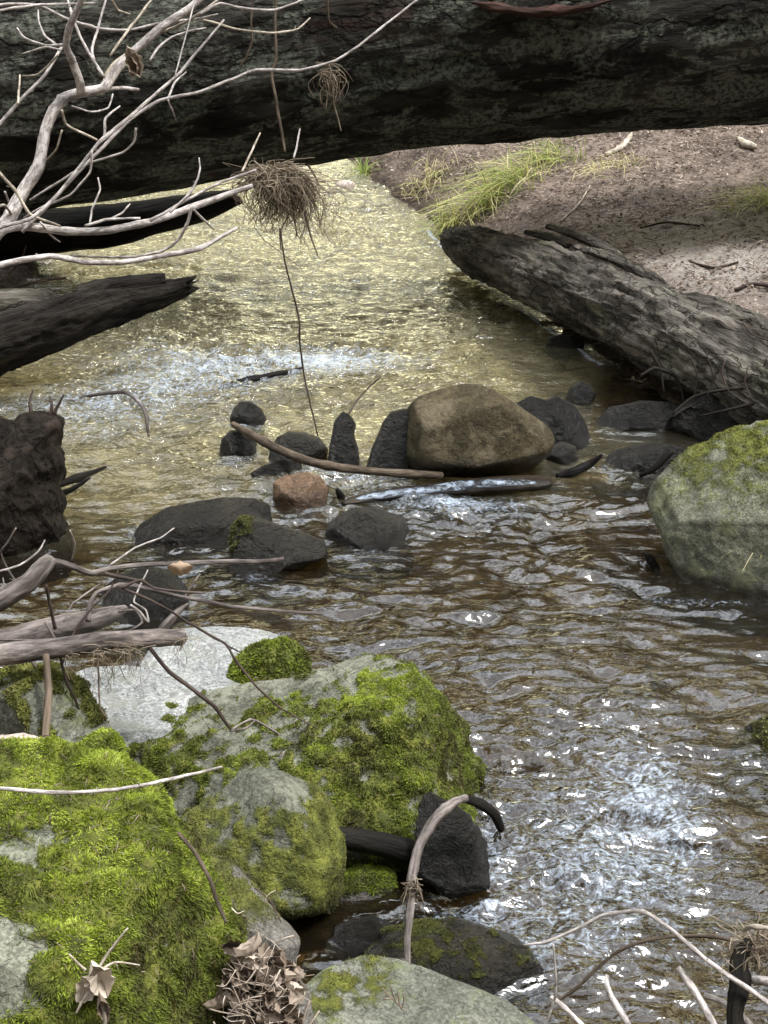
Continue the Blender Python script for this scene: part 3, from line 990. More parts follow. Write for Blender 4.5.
X_boulder = rock('boulder', 'large boulder thick with bright green moss filling the lower left corner',
     [(-190, 930), (-170, 820), (-80, 756), (0, 750), (50, 754), (100, 762), (134, 784), (156, 810), (176, 842), (196, 876), (216, 906), (233, 936), (238, 962), (234, 1010), (232, 1100), (150, 1190), (-60, 1190), (-180, 1080)],
     K_fg, d=2.72, thick=.85, seed=28, lvl=7, ncut=0, cuts=[(.05, .8, .6, .70), (-.3, .1, .95, .84), (.85, .2, .5, .86)], rough=.05, fine=.008,
     moss=lambda uv, N, a, b: sstep(.1, .75, .92 + .8 * a + .8 * b - 1.2 * np.clip(1.25 - np.hypot((uv[:, 0] - 0) / 80, (uv[:, 1] - 930) / 66), 0, 1) - .6 * np.clip(1.2 - np.hypot((uv[:, 0] - 20) / 90, (uv[:, 1] - 835) / 34), 0, 1)),
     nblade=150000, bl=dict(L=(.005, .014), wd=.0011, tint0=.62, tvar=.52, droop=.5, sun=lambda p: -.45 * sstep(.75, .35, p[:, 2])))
rock('rock', 'grey wedge of rock dusted with moss between the bright green boulder and the amber pool',
     [(165, 850), (182, 845), (204, 855), (236, 868), (258, 895), (282, 925), (300, 941), (296, 962), (268, 985), (235, 985), (200, 940), (175, 895)],
     K_ledge, d=3.06, thick=.8, seed=29, lvl=6, ncut=0, cuts=[(.45, .65, .6, .62), (.1, -.2, 1, .75)], rough=.04,
     moss=topmoss(.35, .9, .7, .6, lambda X, Y: np.clip((930 - Y) / 45, 0, 1)), nblade=6000, bl=dict(L=(.003, .008), wd=.0012, tint0=.32), mossmat=M_moss_dry)
rock('ledge', 'low ledge of wet stone with a moss cushion along its top, behind the amber pool',
     [(228, 900), (236, 872), (262, 860), (300, 861), (340, 874), (370, 863), (394, 878), (408, 898), (400, 930), (350, 940), (290, 940), (245, 925)],
     K_ledge, d=3.42, thick=.6, seed=30, lvl=6, ncut=2, cuts=[(0, .2, 1, .7)], rough=.09,
     moss=lambda uv, N, a, b: sstep(.25, .6, .35 + .8 * a + .4 * b + np.clip((886 - uv[:, 1]) / 22, -1, .6)),
     nblade=14000, bl=dict(L=(.004, .011), wd=.0014, tint0=.30, tvar=.3))
rock('stone', 'flat wet brown stone at the right side of the amber pool',
     [(326, 945), (334, 928), (350, 921), (372, 918), (396, 926), (404, 942), (396, 962), (350, 962)], K_dark, wl=946, seed=31, thick=.9, rough=.08)
rock('rock', 'low dark mossy rock awash in front of the tall curved stick',
     [(352, 985), (362, 955), (386, 938), (415, 926), (450, 922), (490, 930), (525, 945), (548, 966), (550, 1000), (480, 1012), (400, 1008)], K_dark, wl=990, seed=32, thick=.7, lvl=6, rough=.07, cuts=[(0, .9, .4, .6)],
     moss=topmoss(.75, 1.5, .7, .8), nblade=5000, bl=dict(L=(.003, .007), wd=.0012, tint0=.08, tvar=.2), mossmat=M_moss_dry)
rock('slab', 'flat grey green stone at the bottom centre with a dry fern sprig on it',
     [(296, 1060), (300, 995), (320, 977), (350, 967), (386, 968), (420, 979), (470, 999), (522, 1020), (570, 1060), (560, 1140), (400, 1160), (310, 1130)], K_flat, d=2.78, thick=.9, seed=33, lvl=6, ncut=0, cuts=[(.18, .88, .42, .36), (.2, .6, .8, .6)], rough=.035, pw=.75,
     moss=topmoss(.6, 1.4, .8, .9, soft(345, 992, 40, 20)), nblade=2500, bl=dict(L=(.003, .007), wd=.0012, tint0=.45), mossmat=M_moss_dry)
rock('chunk', 'black wet slab of wood standing in the current right of the long mossy boulder',
     [(412, 880), (418, 804), (427, 793), (445, 800), (470, 815), (489, 845), (490, 890), (450, 900)], K_black, d=3.34, thick=.5, seed=34, strat=.05, cat='wood', ncut=3)
rock('stump', 'short pointed black stub of wood sticking up behind the long stick',
     [(325, 480), (330, 445), (334, 422), (343, 411), (350, 414), (356, 424), (354, 434), (358, 450), (362, 480)], K_black, d=5.57, thick=.8, seed=35, ncut=0, pw=.45, cat='wood', rough=.08)

# ------------------------------------------------------------------ logs
def log(name, C, rad, mat, parent=None, sides=48, step=.03, amp=.10, groove=.05, flat=1., seed=0., ragged=.0, loc=None):
    q = catmull(np.hstack([np.asarray(C, float), np.asarray(rad, float)[:, None]]), 40)
    s = np.concatenate([[0], np.cumsum(np.linalg.norm(np.diff(q[:, :3], axis=0), axis=1))])
    ss = np.arange(0, s[-1], step)
    q = np.stack([np.interp(ss, s, q[:, k]) for k in range(4)], 1)
    C, r = q[:, :3], q[:, 3]
    T, N, B = frames(C)
    th = np.linspace(0, 2 * math.pi, sides, endpoint=False)
    S, TH = np.meshgrid(ss, th, indexing='ij')
    rm = r.mean()
    cx, cy = np.cos(TH), np.sin(TH)
    q3 = np.stack([cx.ravel() * 1.2 + seed, cy.ravel() * 1.2, S.ravel() / rm * .45], 1)
    dis = amp * 1.6 * fbm(q3, 4) - groove * ridged(np.stack([cx.ravel() * 4 + seed, cy.ravel() * 4, S.ravel() / rm * .6], 1), 4)
    dis += groove * .5 * fbm(np.stack([cx.ravel() * 9, cy.ravel() * 9, S.ravel() / rm * 3 + seed], 1), 3)
    rr = r[:, None] * (1 + dis.reshape(S.shape))
    along = np.zeros_like(S)
    if ragged:
        e = np.exp(-(ss[-1] - S) / (rm * 1.0))
        along = e * ragged * rm * fbm(np.stack([cx.ravel() * 2.4 + seed, cy.ravel() * 2.4, S.ravel() * 0], 1), 3).reshape(S.shape) * 2
    V = C[:, None] + N[:, None] * (cx * rr)[..., None] + B[:, None] * (cy * rr * flat)[..., None] + T[:, None] * along[..., None]
    lc = np.stack([cx * rr, cy * rr, S + seed], -1)
    n = len(ss)
    V = V.reshape(-1, 3)
    lc = lc.reshape(-1, 3)
    i = np.arange(n - 1)[:, None] * sides
    j = np.arange(sides)[None]
    j2 = (j + 1) % sides
    F = np.stack([i + j, i + j2, i + sides + j2, i + sides + j], -1).reshape(-1, 4)
    a = len(V)
    V = np.vstack([V, C[0], C[-1]])
    lc = np.vstack([lc, [0, 0, seed], [0, 0, ss[-1] + seed]])
    jj = np.arange(sides)
    F3 = np.vstack([np.stack([(jj + 1) % sides, jj, np.full(sides, a)], 1), np.stack([(n - 1) * sides + jj, (n - 1) * sides + (jj + 1) % sides, np.full(sides, a + 1)], 1)])
    return mk(name, V, [F3, F], mat, parent, loc, attrs={'lc': lc})


def pxlog(name, pts, ds, mat, **k):
    return log(name, [P(a, b, d) for (a, b, _), d in zip(pts, ds)], [r * d / FPX for (_, _, r), d in zip(pts, ds)], mat, **k)


# the great trunk across the creek
DL = 7.0
big = pxlog('fallen_tree', [(-700, 142, 146), (-300, 104, 140), (0, 76, 137), (200, 52, 131), (400, 22, 128), (600, 6, 127), (768, -8, 128), (1000, -20, 128), (1500, -45, 125)], [DL] * 9,
            B_big, sides=120, step=.035, amp=.05, groove=.045, seed=2.)
tag(big, 'huge dark lichen covered fallen trunk spanning the creek along the top', 'fallen tree')
# strip of bare reddish wood near its top
Cb = [(470, 2), (500, 8), (540, 12), (580, 8), (612, 0)]
g = Geo()
pc_ = np.array([P(a, b, DL - .597) for a, b in Cb])
cc = catmull(pc_, 14)
V, F, lc = tube(cc, np.interp(np.linspace(0, 1, len(cc)), [0, .2, .6, 1], [.008, .036, .042, .008]), 14, .6, seed=3, flat=.45)
g.add(V, F, lc=lc)
g.build('bare_wood', B_red, parent=big)

o = pxlog('fallen_log', [(-260, 262, 26), (-60, 240, 25), (60, 231, 23), (140, 220, 19), (200, 207, 15), (238, 196, 8)], [8.0] * 6, B_black, sides=32, step=.03, amp=.12, groove=.05, seed=5., ragged=.4)
tag(o, 'black log lying low under the great trunk at the upper left', 'log')
o = pxlog('snag', [(-200, 400, 42), (-60, 362, 38), (10, 338, 31), (60, 322, 28), (105, 306, 25), (140, 297, 18), (170, 291, 13), (191, 284, 8)], [6.25, 6.3, 6.3, 6.3, 6.3, 6.3, 6.3, 6.3], B_snag, sides=56, step=.012, amp=.12, groove=.16, seed=9., ragged=.5)
tag(o, 'dark weathered snag of split wood jutting over the water from the left edge', 'snag')
stub = pxlog('branch_stub', [(85, 302, 20), (118, 288, 13), (145, 283, 9), (166, 279, 6)], [6.3, 6.28, 6.27, 6.27], B_snag, parent=o, sides=20, step=.012, amp=.1, groove=.1, seed=4., ragged=.8)
o = pxlog('old_log', [(-80, 316, 16), (0, 303, 14), (35, 299, 11), (62, 301, 6)], [6.9] * 4, B_rot, sides=28, step=.02, amp=.1, groove=.1, seed=14., ragged=.6)
tag(o, 'grey furrowed log end behind the dark snag at the left edge', 'log')
# dark stump at the left edge
stump = rock('stump', 'broad dark broken stump with a torn top at the left edge', [(-120, 590), (-110, 440), (-40, 424), (0, 420), (18, 424), (30, 416), (57, 413), (60, 430), (51, 442), (60, 452), (64, 466), (57, 480), (61, 500), (58, 515), (66, 535), (72, 590), (-20, 610)],
             B_stump, d=5.05, thick=.7, seed=40, lvl=7, ncut=0, cuts=[(-.25, .62, .75, .60), (.5, -.25, .85, .74), (.2, .9, .2, .92)], pw=.5, rough=.09, fine=.05, strat=.02, cat='stump')
# give its wood grain coordinates
me = stump.data
co = np.zeros(len(me.vertices) * 3, np.float32)
me.vertices.foreach_get('co', co)
me.attributes.new('lc', 'FLOAT_VECTOR', 'POINT').data.foreach_set('vector', co)
for pts in ([(50, 416, 2), (52, 405, 1.6), (50, 396, .8)], [(32, 418, 2), (30, 402, 1.5), (33, 390, .8)], [(54, 414, 2), (60, 402, 1.4), (64, 394, .7)]):
    stick('splinter', pts, 5.05, 5.05, B_dktwig, parent=stump, sides=6)

# rotting log along the right bank
rl = pxlog('rotting_log', [(452, 240, 15), (472, 249, 25), (505, 262, 31), (560, 285, 35), (630, 315, 41), (700, 346, 49), (780, 386, 58), (900, 446, 64)], [7.95, 7.75, 7.4, 6.95, 6.45, 6.05, 5.7, 5.3], B_rot, sides=110, step=.013, amp=.13, groove=.16, seed=21.)
tag(rl, 'long rotting grey log with flaking bark along the right bank', 'log')
for k, (pts, ds, fl) in enumerate([
        ([(548, 226, 5), (580, 236, 9), (612, 252, 7), (628, 262, 3)], [7.3, 7.15, 6.95, 6.85], .35),
        ([(575, 246, 5), (612, 258, 9), (650, 276, 8), (668, 287, 3)], [7.0, 6.85, 6.65, 6.55], .35),
        ([(525, 232, 4), (545, 236, 7), (570, 246, 5)], [7.35, 7.3, 7.15], .4),
        ([(610, 272, 6), (650, 288, 12), (690, 305, 9), (705, 313, 3)], [6.7, 6.5, 6.25, 6.2], .3),
        ([(655, 300, 4), (700, 318, 13), (750, 345, 12), (790, 368, 4)], [6.25, 6.05, 5.8, 5.6], .3)]):
    pxlog('bark_slab', pts, ds, B_rot, parent=rl, sides=24, step=.012, amp=.2, groove=.15, flat=fl + .2, seed=30. + k, ragged=.5)
# roots hanging from its near end
for k, (pts, ds) in enumerate([
        ([(640, 376, 1.5), (655, 368, 2), (672, 374, 2), (680, 385, 1.6), (684, 402, 1)], 5.9),
        ([(672, 414, 1), (695, 396, 1.6), (730, 389, 1.8), (775, 388, 2), (820, 392, 2.5)], 5.6),
        ([(700, 416, 1), (735, 408, 1.6), (775, 398, 2), (830, 392, 2.5)], 5.55),
        ([(690, 356, 1), (697, 375, .9), (693, 402, .5)], 5.62), ([(725, 360, 1), (722, 374, .9), (729, 392, .5)], 5.5),
        ([(742, 322, .8), (752, 334, .8), (772, 342, .8)], 5.45), ([(748, 366, .9), (745, 382, .8), (752, 400, .5)], 5.45),
        ([(650, 350, 1.6), (660, 368, 1.6), (664, 392, 1)], 5.9), ([(708, 358, .9), (713, 378, .8), (707, 398, .5)], 5.58)]):
    stick('root', pts, ds, ds, [B_root, B_dktwig][k in (4, 5, 6)], parent=rl, sides=6)
# dark earth under the overhang
rock('root_mass', 'black tangle of earth and roots hollowed under the rotting log',
     [(660, 430), (668, 398), (700, 378), (740, 372), (800, 380), (860, 410), (860, 470), (760, 462), (690, 448)], K_black, d=5.85, thick=.5, seed=41, lvl=6, rough=.15, fine=.06, cat='roots')

# ------------------------------------------------------------------ sticks in the creek
def wet(px, py, z=.02):
    return depth_at(px, py, z)


def wstick(name, label, pts, mat, z=.02, cat='stick', parent=None, **k):
    ds = [wet(p[0], p[1], z if not np.ndim(z) else z[i]) for i, p in enumerate(pts)]
    o = stick(name, pts, ds, None, mat, parent, **k)
    if label:
        tag(o, label, cat)
    return o


wstick('stick', 'long brown stick lying across the stones in front of the brown boulder', [(233, 424, 3), (250, 434, 4), (275, 448, 4.5), (305, 460, 4.5), (340, 468, 4.5), (385, 472, 4), (442, 475, 3.5)], B_brown, z=[.12, .12, .11, .10, .09, .08, .06], buds=2)
pl = pxlog('plank', [(342, 503, 4), (375, 497, 11), (430, 491, 14), (490, 485, 15), (530, 483, 15), (553, 481, 9)], [wet(345, 503, .02), wet(375, 496, .02), wet(430, 490, .02), wet(490, 484, .02), wet(530, 482, .02), wet(552, 481, .02)],
           B_plank, sides=28, step=.012, amp=.08, groove=.08, flat=.42, seed=50.)
M_sheen = NT('painted sheen')  # thin water film, the plank's sky glare painted in as pale blue
_v = M_sheen.noise(M_sheen.attr('lc', 'Vector'), 26., 5., .65, .8)
_b = M_sheen.n('BsdfPrincipled', None, Base_Color=(.30, .36, .45), Roughness=.2, Normal=M_sheen.bump(_v, .012, .8))
_t = M_sheen.n('BsdfTransparent', None, Color=(.8, .8, .8))
M_sheen = M_sheen.finish(M_sheen.n('MixShader', None, Fac=M_sheen.rng(_v, .42, .74), i1=_t.outputs[0], i2=_b.outputs[0]))
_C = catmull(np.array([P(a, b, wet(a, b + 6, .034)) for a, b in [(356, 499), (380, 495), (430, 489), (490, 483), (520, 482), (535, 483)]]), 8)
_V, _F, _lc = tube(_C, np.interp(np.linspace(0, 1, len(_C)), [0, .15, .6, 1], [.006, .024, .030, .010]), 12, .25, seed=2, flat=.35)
mk('painted_sheen', _V, _F, M_sheen, pl, attrs={'lc': _lc})
tag(pl, 'soaked split plank under the brown boulder with a painted white sheen of water on it', 'plank')
wstick('stick', 'thin grey twig standing up from behind the pointed black stub', [(346, 418, 1.2), (356, 402, 1), (368, 388, .9), (381, 376, .6)], B_dktwig, z=[.12, .16, .20, .24], sides=6)
wstick('stick', 'pale bent twig caught in the riffle left of midstream', [(80, 398, 1.2), (100, 394, 1.8), (125, 392, 2), (140, 403, 2), (147, 418, 2), (149, 436, 1.4)], B_grey, z=[.01, .03, .05, .05, .03, -.01], sides=6, buds=1)
wstick('stick', 'black pointed stick reaching right from the stump, upper of a pair', [(50, 488, 4), (75, 479, 4), (106, 467, 1.4)], B_black, z=[.10, .09, .06])
wstick('stick', 'black pointed stick reaching right from the stump, lower of a pair', [(50, 496, 4), (70, 490, 3), (90, 478, 1.2)], B_black, z=[.05, .03, .03])
wstick('stick', 'sunken dark branch breaking the surface above midstream', [(218, 388, 2), (240, 383, 4), (270, 376, 4), (300, 370, 3), (330, 362, 2)], B_black, z=[-.01, .005, .008, .004, -.01])
wstick('stick', 'short black peg poking out of the water left of the big green boulder', [(660, 578, 3), (655, 568, 4.5), (648, 558, 4), (645, 553, 2)], B_black, z=[-.02, .0, .03, .05])
wstick('driftwood', 'torn dark driftwood wedged at the right end of the plank', [(556, 478, 3), (575, 472, 5), (590, 464, 4), (602, 455, 1.5)], B_black, z=[0, .02, .04, .08], cat='driftwood')
wstick('driftwood', 'splinter of dark driftwood leaning on the big green boulder', [(640, 476, 2), (655, 468, 3), (672, 452, 3), (662, 462, 1)][:3], B_black, z=[.02, .06, .12], cat='driftwood')
wstick('stick', 'dark stump of stick poking up at the left end of the plank', [(342, 505, 4), (340, 496, 4), (337, 489, 2)], B_black, z=[-.02, .02, .05])
o = pxlog('fallen_log', [(330, 836, 11), (370, 842, 12), (410, 851, 12), (446, 860, 8)], [3.34, 3.36, 3.38, 3.42], B_black, sides=28, step=.01, amp=.06, groove=.05, seed=61.)
tag(o, 'short black log tucked under the right end of the long mossy boulder', 'log')
o = stick('stick', [(466, 797, 3.5), (452, 802, 5), (437, 820, 5.2), (422, 846, 5), (415, 874, 5), (412, 900, 4), (408, 935, 3.6), (407, 978, 3)], [3.2, 3.18, 3.15, 3.12, 3.1, 3.07, 3.04, 3.0], None, B_grey, buds=5, rough=.22, wob=1.1, sides=12)
tag(o, 'tall curved grey brown stick standing in the water beside the long mossy boulder', 'stick')
tall_stick = o
o = stick('root', [(462, 797, 4), (480, 803, 6), (494, 814, 6), (501, 830, 4)], [3.21, 3.22, 3.23, 3.24], None, B_black)
tag(o, 'black curved root arching beside the top of the tall curved stick', 'root')

# ------------------------------------------------------------------ bare shrub at the upper left
sh = empty('bare_shrub', P(-150, 470, 4.1))
tag(sh, 'leafless pale shrub with forking twigs reaching in from the upper left', 'shrub')
D0 = 4.1
stick('trunk', [(-165, 480, 13), (-120, 380, 11), (-60, 280, 9), (-10, 240, 8), (8, 220, 8), (20, 195, 7.5), (38, 165, 7), (45, 130, 6.5), (53, 110, 6.5), (65, 97, 6), (85, 92, 6), (104, 88, 5.5), (118, 68, 5.5), (135, 50, 5), (160, 28, 5), (190, 8, 4.5), (212, -14, 4)], D0, 4.3, B_pale, sh, sides=12, buds=2)
stick('branch', [(82, 93, 5), (80, 80, 5), (72, 60, 4.5), (66, 45, 4), (70, 25, 4), (80, 4, 3.5), (86, -14, 3)], D0 + .1, 4.0, B_pale, sh, sides=10)
stick('branch', [(-60, 262, 5), (-5, 232, 5), (20, 226, 5), (60, 230, 4.5), (110, 231, 4.5), (150, 222, 4), (190, 208, 4), (225, 195, 3.5), (252, 186, 2.5)], D0, 4.35, B_pale, sh, sides=10, buds=4)
stick('branch', [(-80, 285, 4), (0, 265, 4), (50, 256, 3.5), (85, 262, 3.5), (120, 263, 3.2), (150, 258, 3), (200, 248, 3), (237, 228, 1.8)], D0 - .15, 4.2, B_pale, sh, buds=3)
TW = [
    [(103, 90, 2.5), (106, 74, 2.5), (118, 60, 2.5), (150, 38, 2.4), (180, 25, 2.2), (205, 10, 2), (228, -8, 1.8)],
    [(-30, 238, 3), (5, 226, 3), (32, 218, 3), (62, 190, 3), (100, 142, 2.8), (140, 108, 2.6), (180, 72, 2.4), (224, 20, 1.6)],
    [(22, 232, 3), (60, 192, 2.6), (100, 150, 2.6), (130, 120, 2.6), (160, 100, 2.6), (200, 92, 2.4), (235, 78, 2.2), (256, 70, 2.2), (300, 70, 2), (335, 61, 2), (360, 45, 1.9), (385, 25, 1.8), (422, -4, 1.5)],
    [(-40, 165, 2.6), (-5, 130, 2.6), (20, 100, 2.6), (45, 75, 2.4), (60, 50, 2.2), (70, 38, 2)],
    [(18, 104, 1.8), (19, 90, 1.6), (20, 75, 1.2)],
    [(64, 45, 2), (45, 45, 1.8), (25, 38, 1.6), (17, 28, 1.3)],
    [(56, 45, 2), (45, 36, 1.6), (39, 22, 1.5), (38, 10, 1.3)],
    [(60, 50, 1.6), (45, 47, 1.4), (22, 54, 1)],
    [(58, 55, 1.6), (48, 66, 1.6), (36, 75, 1.4), (22, 76, .9)],
    [(-20, 8, 2.2), (10, 4, 2.2), (40, 6, 2.2), (65, 18, 2.2), (95, 28, 2.2), (130, 30, 2), (160, 23, 2), (190, 20, 1.8), (218, 14, 1.2)],
    [(-10, 12, 2), (40, 5, 2), (95, 3, 1.4)],
    [(200, 14, 2), (220, 3, 2), (240, 8, 2), (275, 10, 1.8), (312, -4, 1.4)],
    [(203, 20, 1.8), (222, 25, 1.8), (240, 30, 1.7), (275, 33, 1.7), (298, 29, 1.5), (310, 18, 1)],
    [(104, 77, 2.4), (92, 58, 2.4), (80, 36, 2.2), (72, 15, 2), (66, -6, 1.8)],
    [(94, 60, 2), (92, 48, 2), (98, 28, 1.8), (107, -4, 1.6)],
    [(108, 88, 3), (122, 88, 3), (138, 90, 2.6)],
    [(62, 110, 1.8), (66, 124, 1.8), (80, 132, 1.8), (97, 140, 1.6)],
    [(104, 138, 2), (106, 118, 2), (120, 106, 1.2)],
    [(136, 128, 1.6), (134, 142, 1.6), (122, 153, 1.7), (90, 163, 1.8), (62, 180, 1.8), (30, 200, 1.6)],
    [(92, 150, 1.6), (90, 172, 1.6), (70, 195, 1.6), (40, 208, 1.6), (24, 218, 1.4)],
    [(62, 130, 1.4), (56, 150, 1.4), (44, 162, 1.2), (26, 178, 1.2)],
    [(90, 224, 1.6), (92, 210, 1.6), (100, 190, 1.4), (98, 178, 1.2)],
    [(170, 212, 2), (188, 195, 2), (198, 178, 1.6), (200, 168, 1.4), (199, 158, 1)],
    [(150, 221, 2.2), (190, 198, 2.2), (222, 182, 2), (256, 170, 1.6)],
    [(242, 172, 1.8), (250, 155, 1.6), (260, 133, 1.2)],
    [(294, 158, 1.6), (297, 145, 1.5), (300, 129, 1.2)],
    [(192, 206, 2.6), (188, 222, 2.4), (178, 240, 2.2), (160, 252, 2), (130, 257, 1.8), (70, 256, 1.6)],
    [(194, 210, 2), (204, 220, 1.8), (214, 229, 1.2)],
    [(-30, 140, 2.4), (-5, 168, 2.4), (15, 190, 2.4), (30, 214, 2.2), (60, 226, 1.6)],
    [(85, 226, 2.2), (105, 220, 2), (140, 218, 1.6)], [(110, 219, 1.6), (122, 213, 1.4), (130, 204, 1)],
    [(150, 60, 1.8), (158, 48, 1.8), (172, 37, 1.7), (194, 30, 1.5), (206, 28, 1)],
    [(110, 56, 2), (124, 36, 2), (142, 12, 1.8), (156, -6, 1.5)], [(168, 98, 1.6), (175, 82, 1.6), (186, 72, 1)],
    [(168, 100, 1.3), (173, 112, 1.2), (176, 120, .8)], [(72, 106, 1.4), (92, 112, 1.4), (108, 108, 1.4), (113, 94, 1.2)],
    [(112, 0, 1.4), (118, 10, 1.4), (130, 14, .9)], [(175, 76, 1.2), (182, 50, 1.2), (190, 20, 1.1), (196, -5, 1)],
    [(40, 222, 1.8), (52, 236, 1.6), (60, 242, 1)], [(36, 254, 1.6), (46, 264, 1.4), (54, 258, 1)], [(-10, 210, 2), (4, 205, 2), (12, 215, 2)], [(5, 192, 1.6), (10, 205, 1.6), (14, 220, 1.4)],
]
for k, pts in enumerate(TW):
    dd = D0 + (.15 if k % 3 == 0 else -.06 if k % 3 == 1 else .05)
    stick('twig', pts, dd, dd + .1, B_pale if k % 4 else B_paletan, sh, sides=7, sub=6, buds=1 if len(pts) > 4 else 0)


def strands(name, px, py, d, n, sx, sy, L, mat, parent=None, spread=.7, seed=0, r=.0011, up=.25, tilt=(0, 0)):
    """a tuft of dry stems caught on a twig, hanging down"""
    rr = np.random.default_rng(seed)
    g = Geo()
    s = d / FPX
    c0 = P(px, py, d)
    for i in range(n):
        a = c0 + np.array([rr.normal() * sx * s, rr.normal() * sx * s * .7, rr.normal() * sy * s])
        dv = np.array([rr.normal() * spread + tilt[0], rr.normal() * spread, -1 + abs(rr.normal()) * up + tilt[1]])
        dv /= np.linalg.norm(dv)
        ln = L * s * rr.uniform(.25, 1)
        side = np.array([rr.normal(), rr.normal(), .3]) * ln * .25
        pts = [a - dv * ln * .35 + np.array([rr.normal(), 0, 0]) * ln * .25 - np.array([0, 0, .25]) * ln, a + side * .3, a + dv * ln * .5 + side, a + dv * ln * .8 + np.array([0, 0, -.15]) * ln]
        C = catmull(np.array(pts), 3)
        V, F, lc = tube(C, np.linspace(r, r * .5, len(C)) * rr.uniform(.6, 1.3), 4, .05, seed=i)
        ti = np.full(len(V), np.clip(.45 + rr.normal() * .25, 0, 1))
        g.add(V, F, tint=ti, tip=np.full(len(V), rr.uniform(.3, 1)))
    return g.build(name, mat, parent)


o = strands('grass_nest', 281, 180, 4.4, 620, 12, 6, 54, M_straw, spread=.34, seed=1, up=.25, r=.0013, tilt=(.12, 0))
strands('loose_stems', 298, 184, 4.38, 90, 8, 7, 80, M_straw, parent=o, spread=.25, seed=6, up=.1, r=.0013, tilt=(.35, 0))
strands('matted_stems', 268, 176, 4.4, 160, 9, 5, 40, M_straw, parent=o, spread=.8, seed=7, up=.9, r=.0015, tilt=(-.4, 0))
tag(o, 'bird nest like clump of dry grass snagged on the tip of the bare shrub', 'dry grass')
for pts in ([(298, 190, 1.6), (305, 215, 1.5), (312, 240, 1.3), (318, 256, .8)], [(290, 195, 1.4), (294, 215, 1.2), (297, 236, .8)], [(308, 165, 1.5), (316, 178, 1.3), (320, 186, .8)], [(270, 198, 1.3), (266, 212, 1), (262, 220, .7)], [(284, 200, 1), (288, 215, 1), (280, 232, 1), (281, 250, .7)]):
    stick('stalk', pts, 4.4, 4.4, B_brown, parent=o, sides=5)
o = strands('grass_tuft', 331, 74, 4.35, 60, 3.5, 5, 34, M_straw, spread=.3, seed=2)
tag(o, 'small wisp of dry roots hanging from the long arching twig against the trunk', 'dry grass')
stick('stalk', [(332, 82, 1.2), (334, 105, 1.2), (338, 118, 1), (341, 131, .7)], 4.35, 4.35, B_brown, parent=o, sides=5)
for lab, pts in (('thin dangling brown stem hanging straight down into the grass clump', [(276, -10, 1.5), (275, 30, 1.5), (276, 60, 1.6), (272, 76, 1.6), (279, 115, 1.6), (285, 152, 1.4)]),
                 ('short wavy dangling stem left of the long straight dangling one', [(254, -6, 1.1), (251, 20, 1.1), (252, 40, 1.1), (246, 58, 1), (240, 66, .8)]),
                 ('hooked dangling stem above the small wisp of dry roots', [(328, -4, 1.2), (328, 12, 1.2), (329, 22, 1.3), (337, 28, 1)]),
                 ('thin dark trailing stem hanging over the water to the midstream stones', [(280, 228, .9), (285, 262, .9), (292, 290, 1), (299, 318, 1), (300, 345, 1), (306, 385, 1), (318, 436, .8)])):
    o = stick('hanging_stem', pts, 4.38, 4.42 if 'water' not in lab else 4.6, B_brown if 'dark' not in lab else B_dktwig, sides=5)
    tag(o, lab, 'stem', 'stems dangling from the shrub')


def leaf(g, c, a, L, Wd, nrm, curl=.4, tint=.6, seed=0, bend=.3):
    """one crumpled dead leaf added to g"""
    rr = np.random.default_rng(seed)
    a = a / np.linalg.norm(a)
    b = np.cross(nrm, a)
    b /= np.linalg.norm(b)
    n = np.cross(a, b)
    us = np.linspace(-1, 1, 19)
    vs = np.linspace(-1, 1, 7)
    U, Vv = np.meshgrid(us, vs, indexing='ij')
    wd = Wd * np.clip(1 - np.abs(U) ** 2.2, .03, 1) * (1 + .15 * np.sin(U * 11 + seed))
    hgt = curl * Wd * (Vv ** 2 - .3) + bend * L * U ** 2 * .5 +   .10 * Wd * perlin(np.stack([U.ravel() * 2.5, Vv.ravel() * 2.5, U.ravel() * 0 + seed * 1.3], 1)).reshape(U.shape) * 2
    V = c + (U * L * .5)[..., None] * a + (Vv * wd * .5)[..., None] * b + hgt[..., None] * n
    F = grid_faces(7, 19)
    g.add(V.reshape(-1, 3), F, tint=np.full(133, tint) - .22 * np.exp(-(Vv.ravel() / .12) ** 2) + .1 * perlin(np.stack([U.ravel() * 4, Vv.ravel() * 4, U.ravel() * 0 + seed * 2.7], 1)), tip=np.full(133, .9))


g = Geo()
leaf(g, P(133, 60, 4.1), np.array([.35, .1, -1]), .085, .045, np.array([.2, -1, .1]), 1.0, .75, 3, .2)
leaf(g, P(137, 64, 4.1), np.array([.1, .1, -1]), .06, .03, np.array([-.5, -1, .1]), 1.2, .5, 4, .2)
tag(g.build('dead_leaf', M_deadleaf), 'curled tan dead leaf caught in the main fork of the bare shrub', 'leaf')

for k_, (lab, pts) in enumerate([
        ('dry brown stem leaning out over the mud left of the dark snag, tallest', [(-40, 300, 1.6), (0, 282, 1.6), (20, 262, 1.3), (26, 246, .8)]),
        ('low dry stem lying along the mud behind the dark snag', [(-40, 296, 1.8), (10, 290, 1.8), (40, 281, 1.6), (66, 278, 1)])]):
    o = stick('stick', pts, 7.2, 7.2, B_brown, sides=6, buds=3)
    tag(o, lab, 'stick')

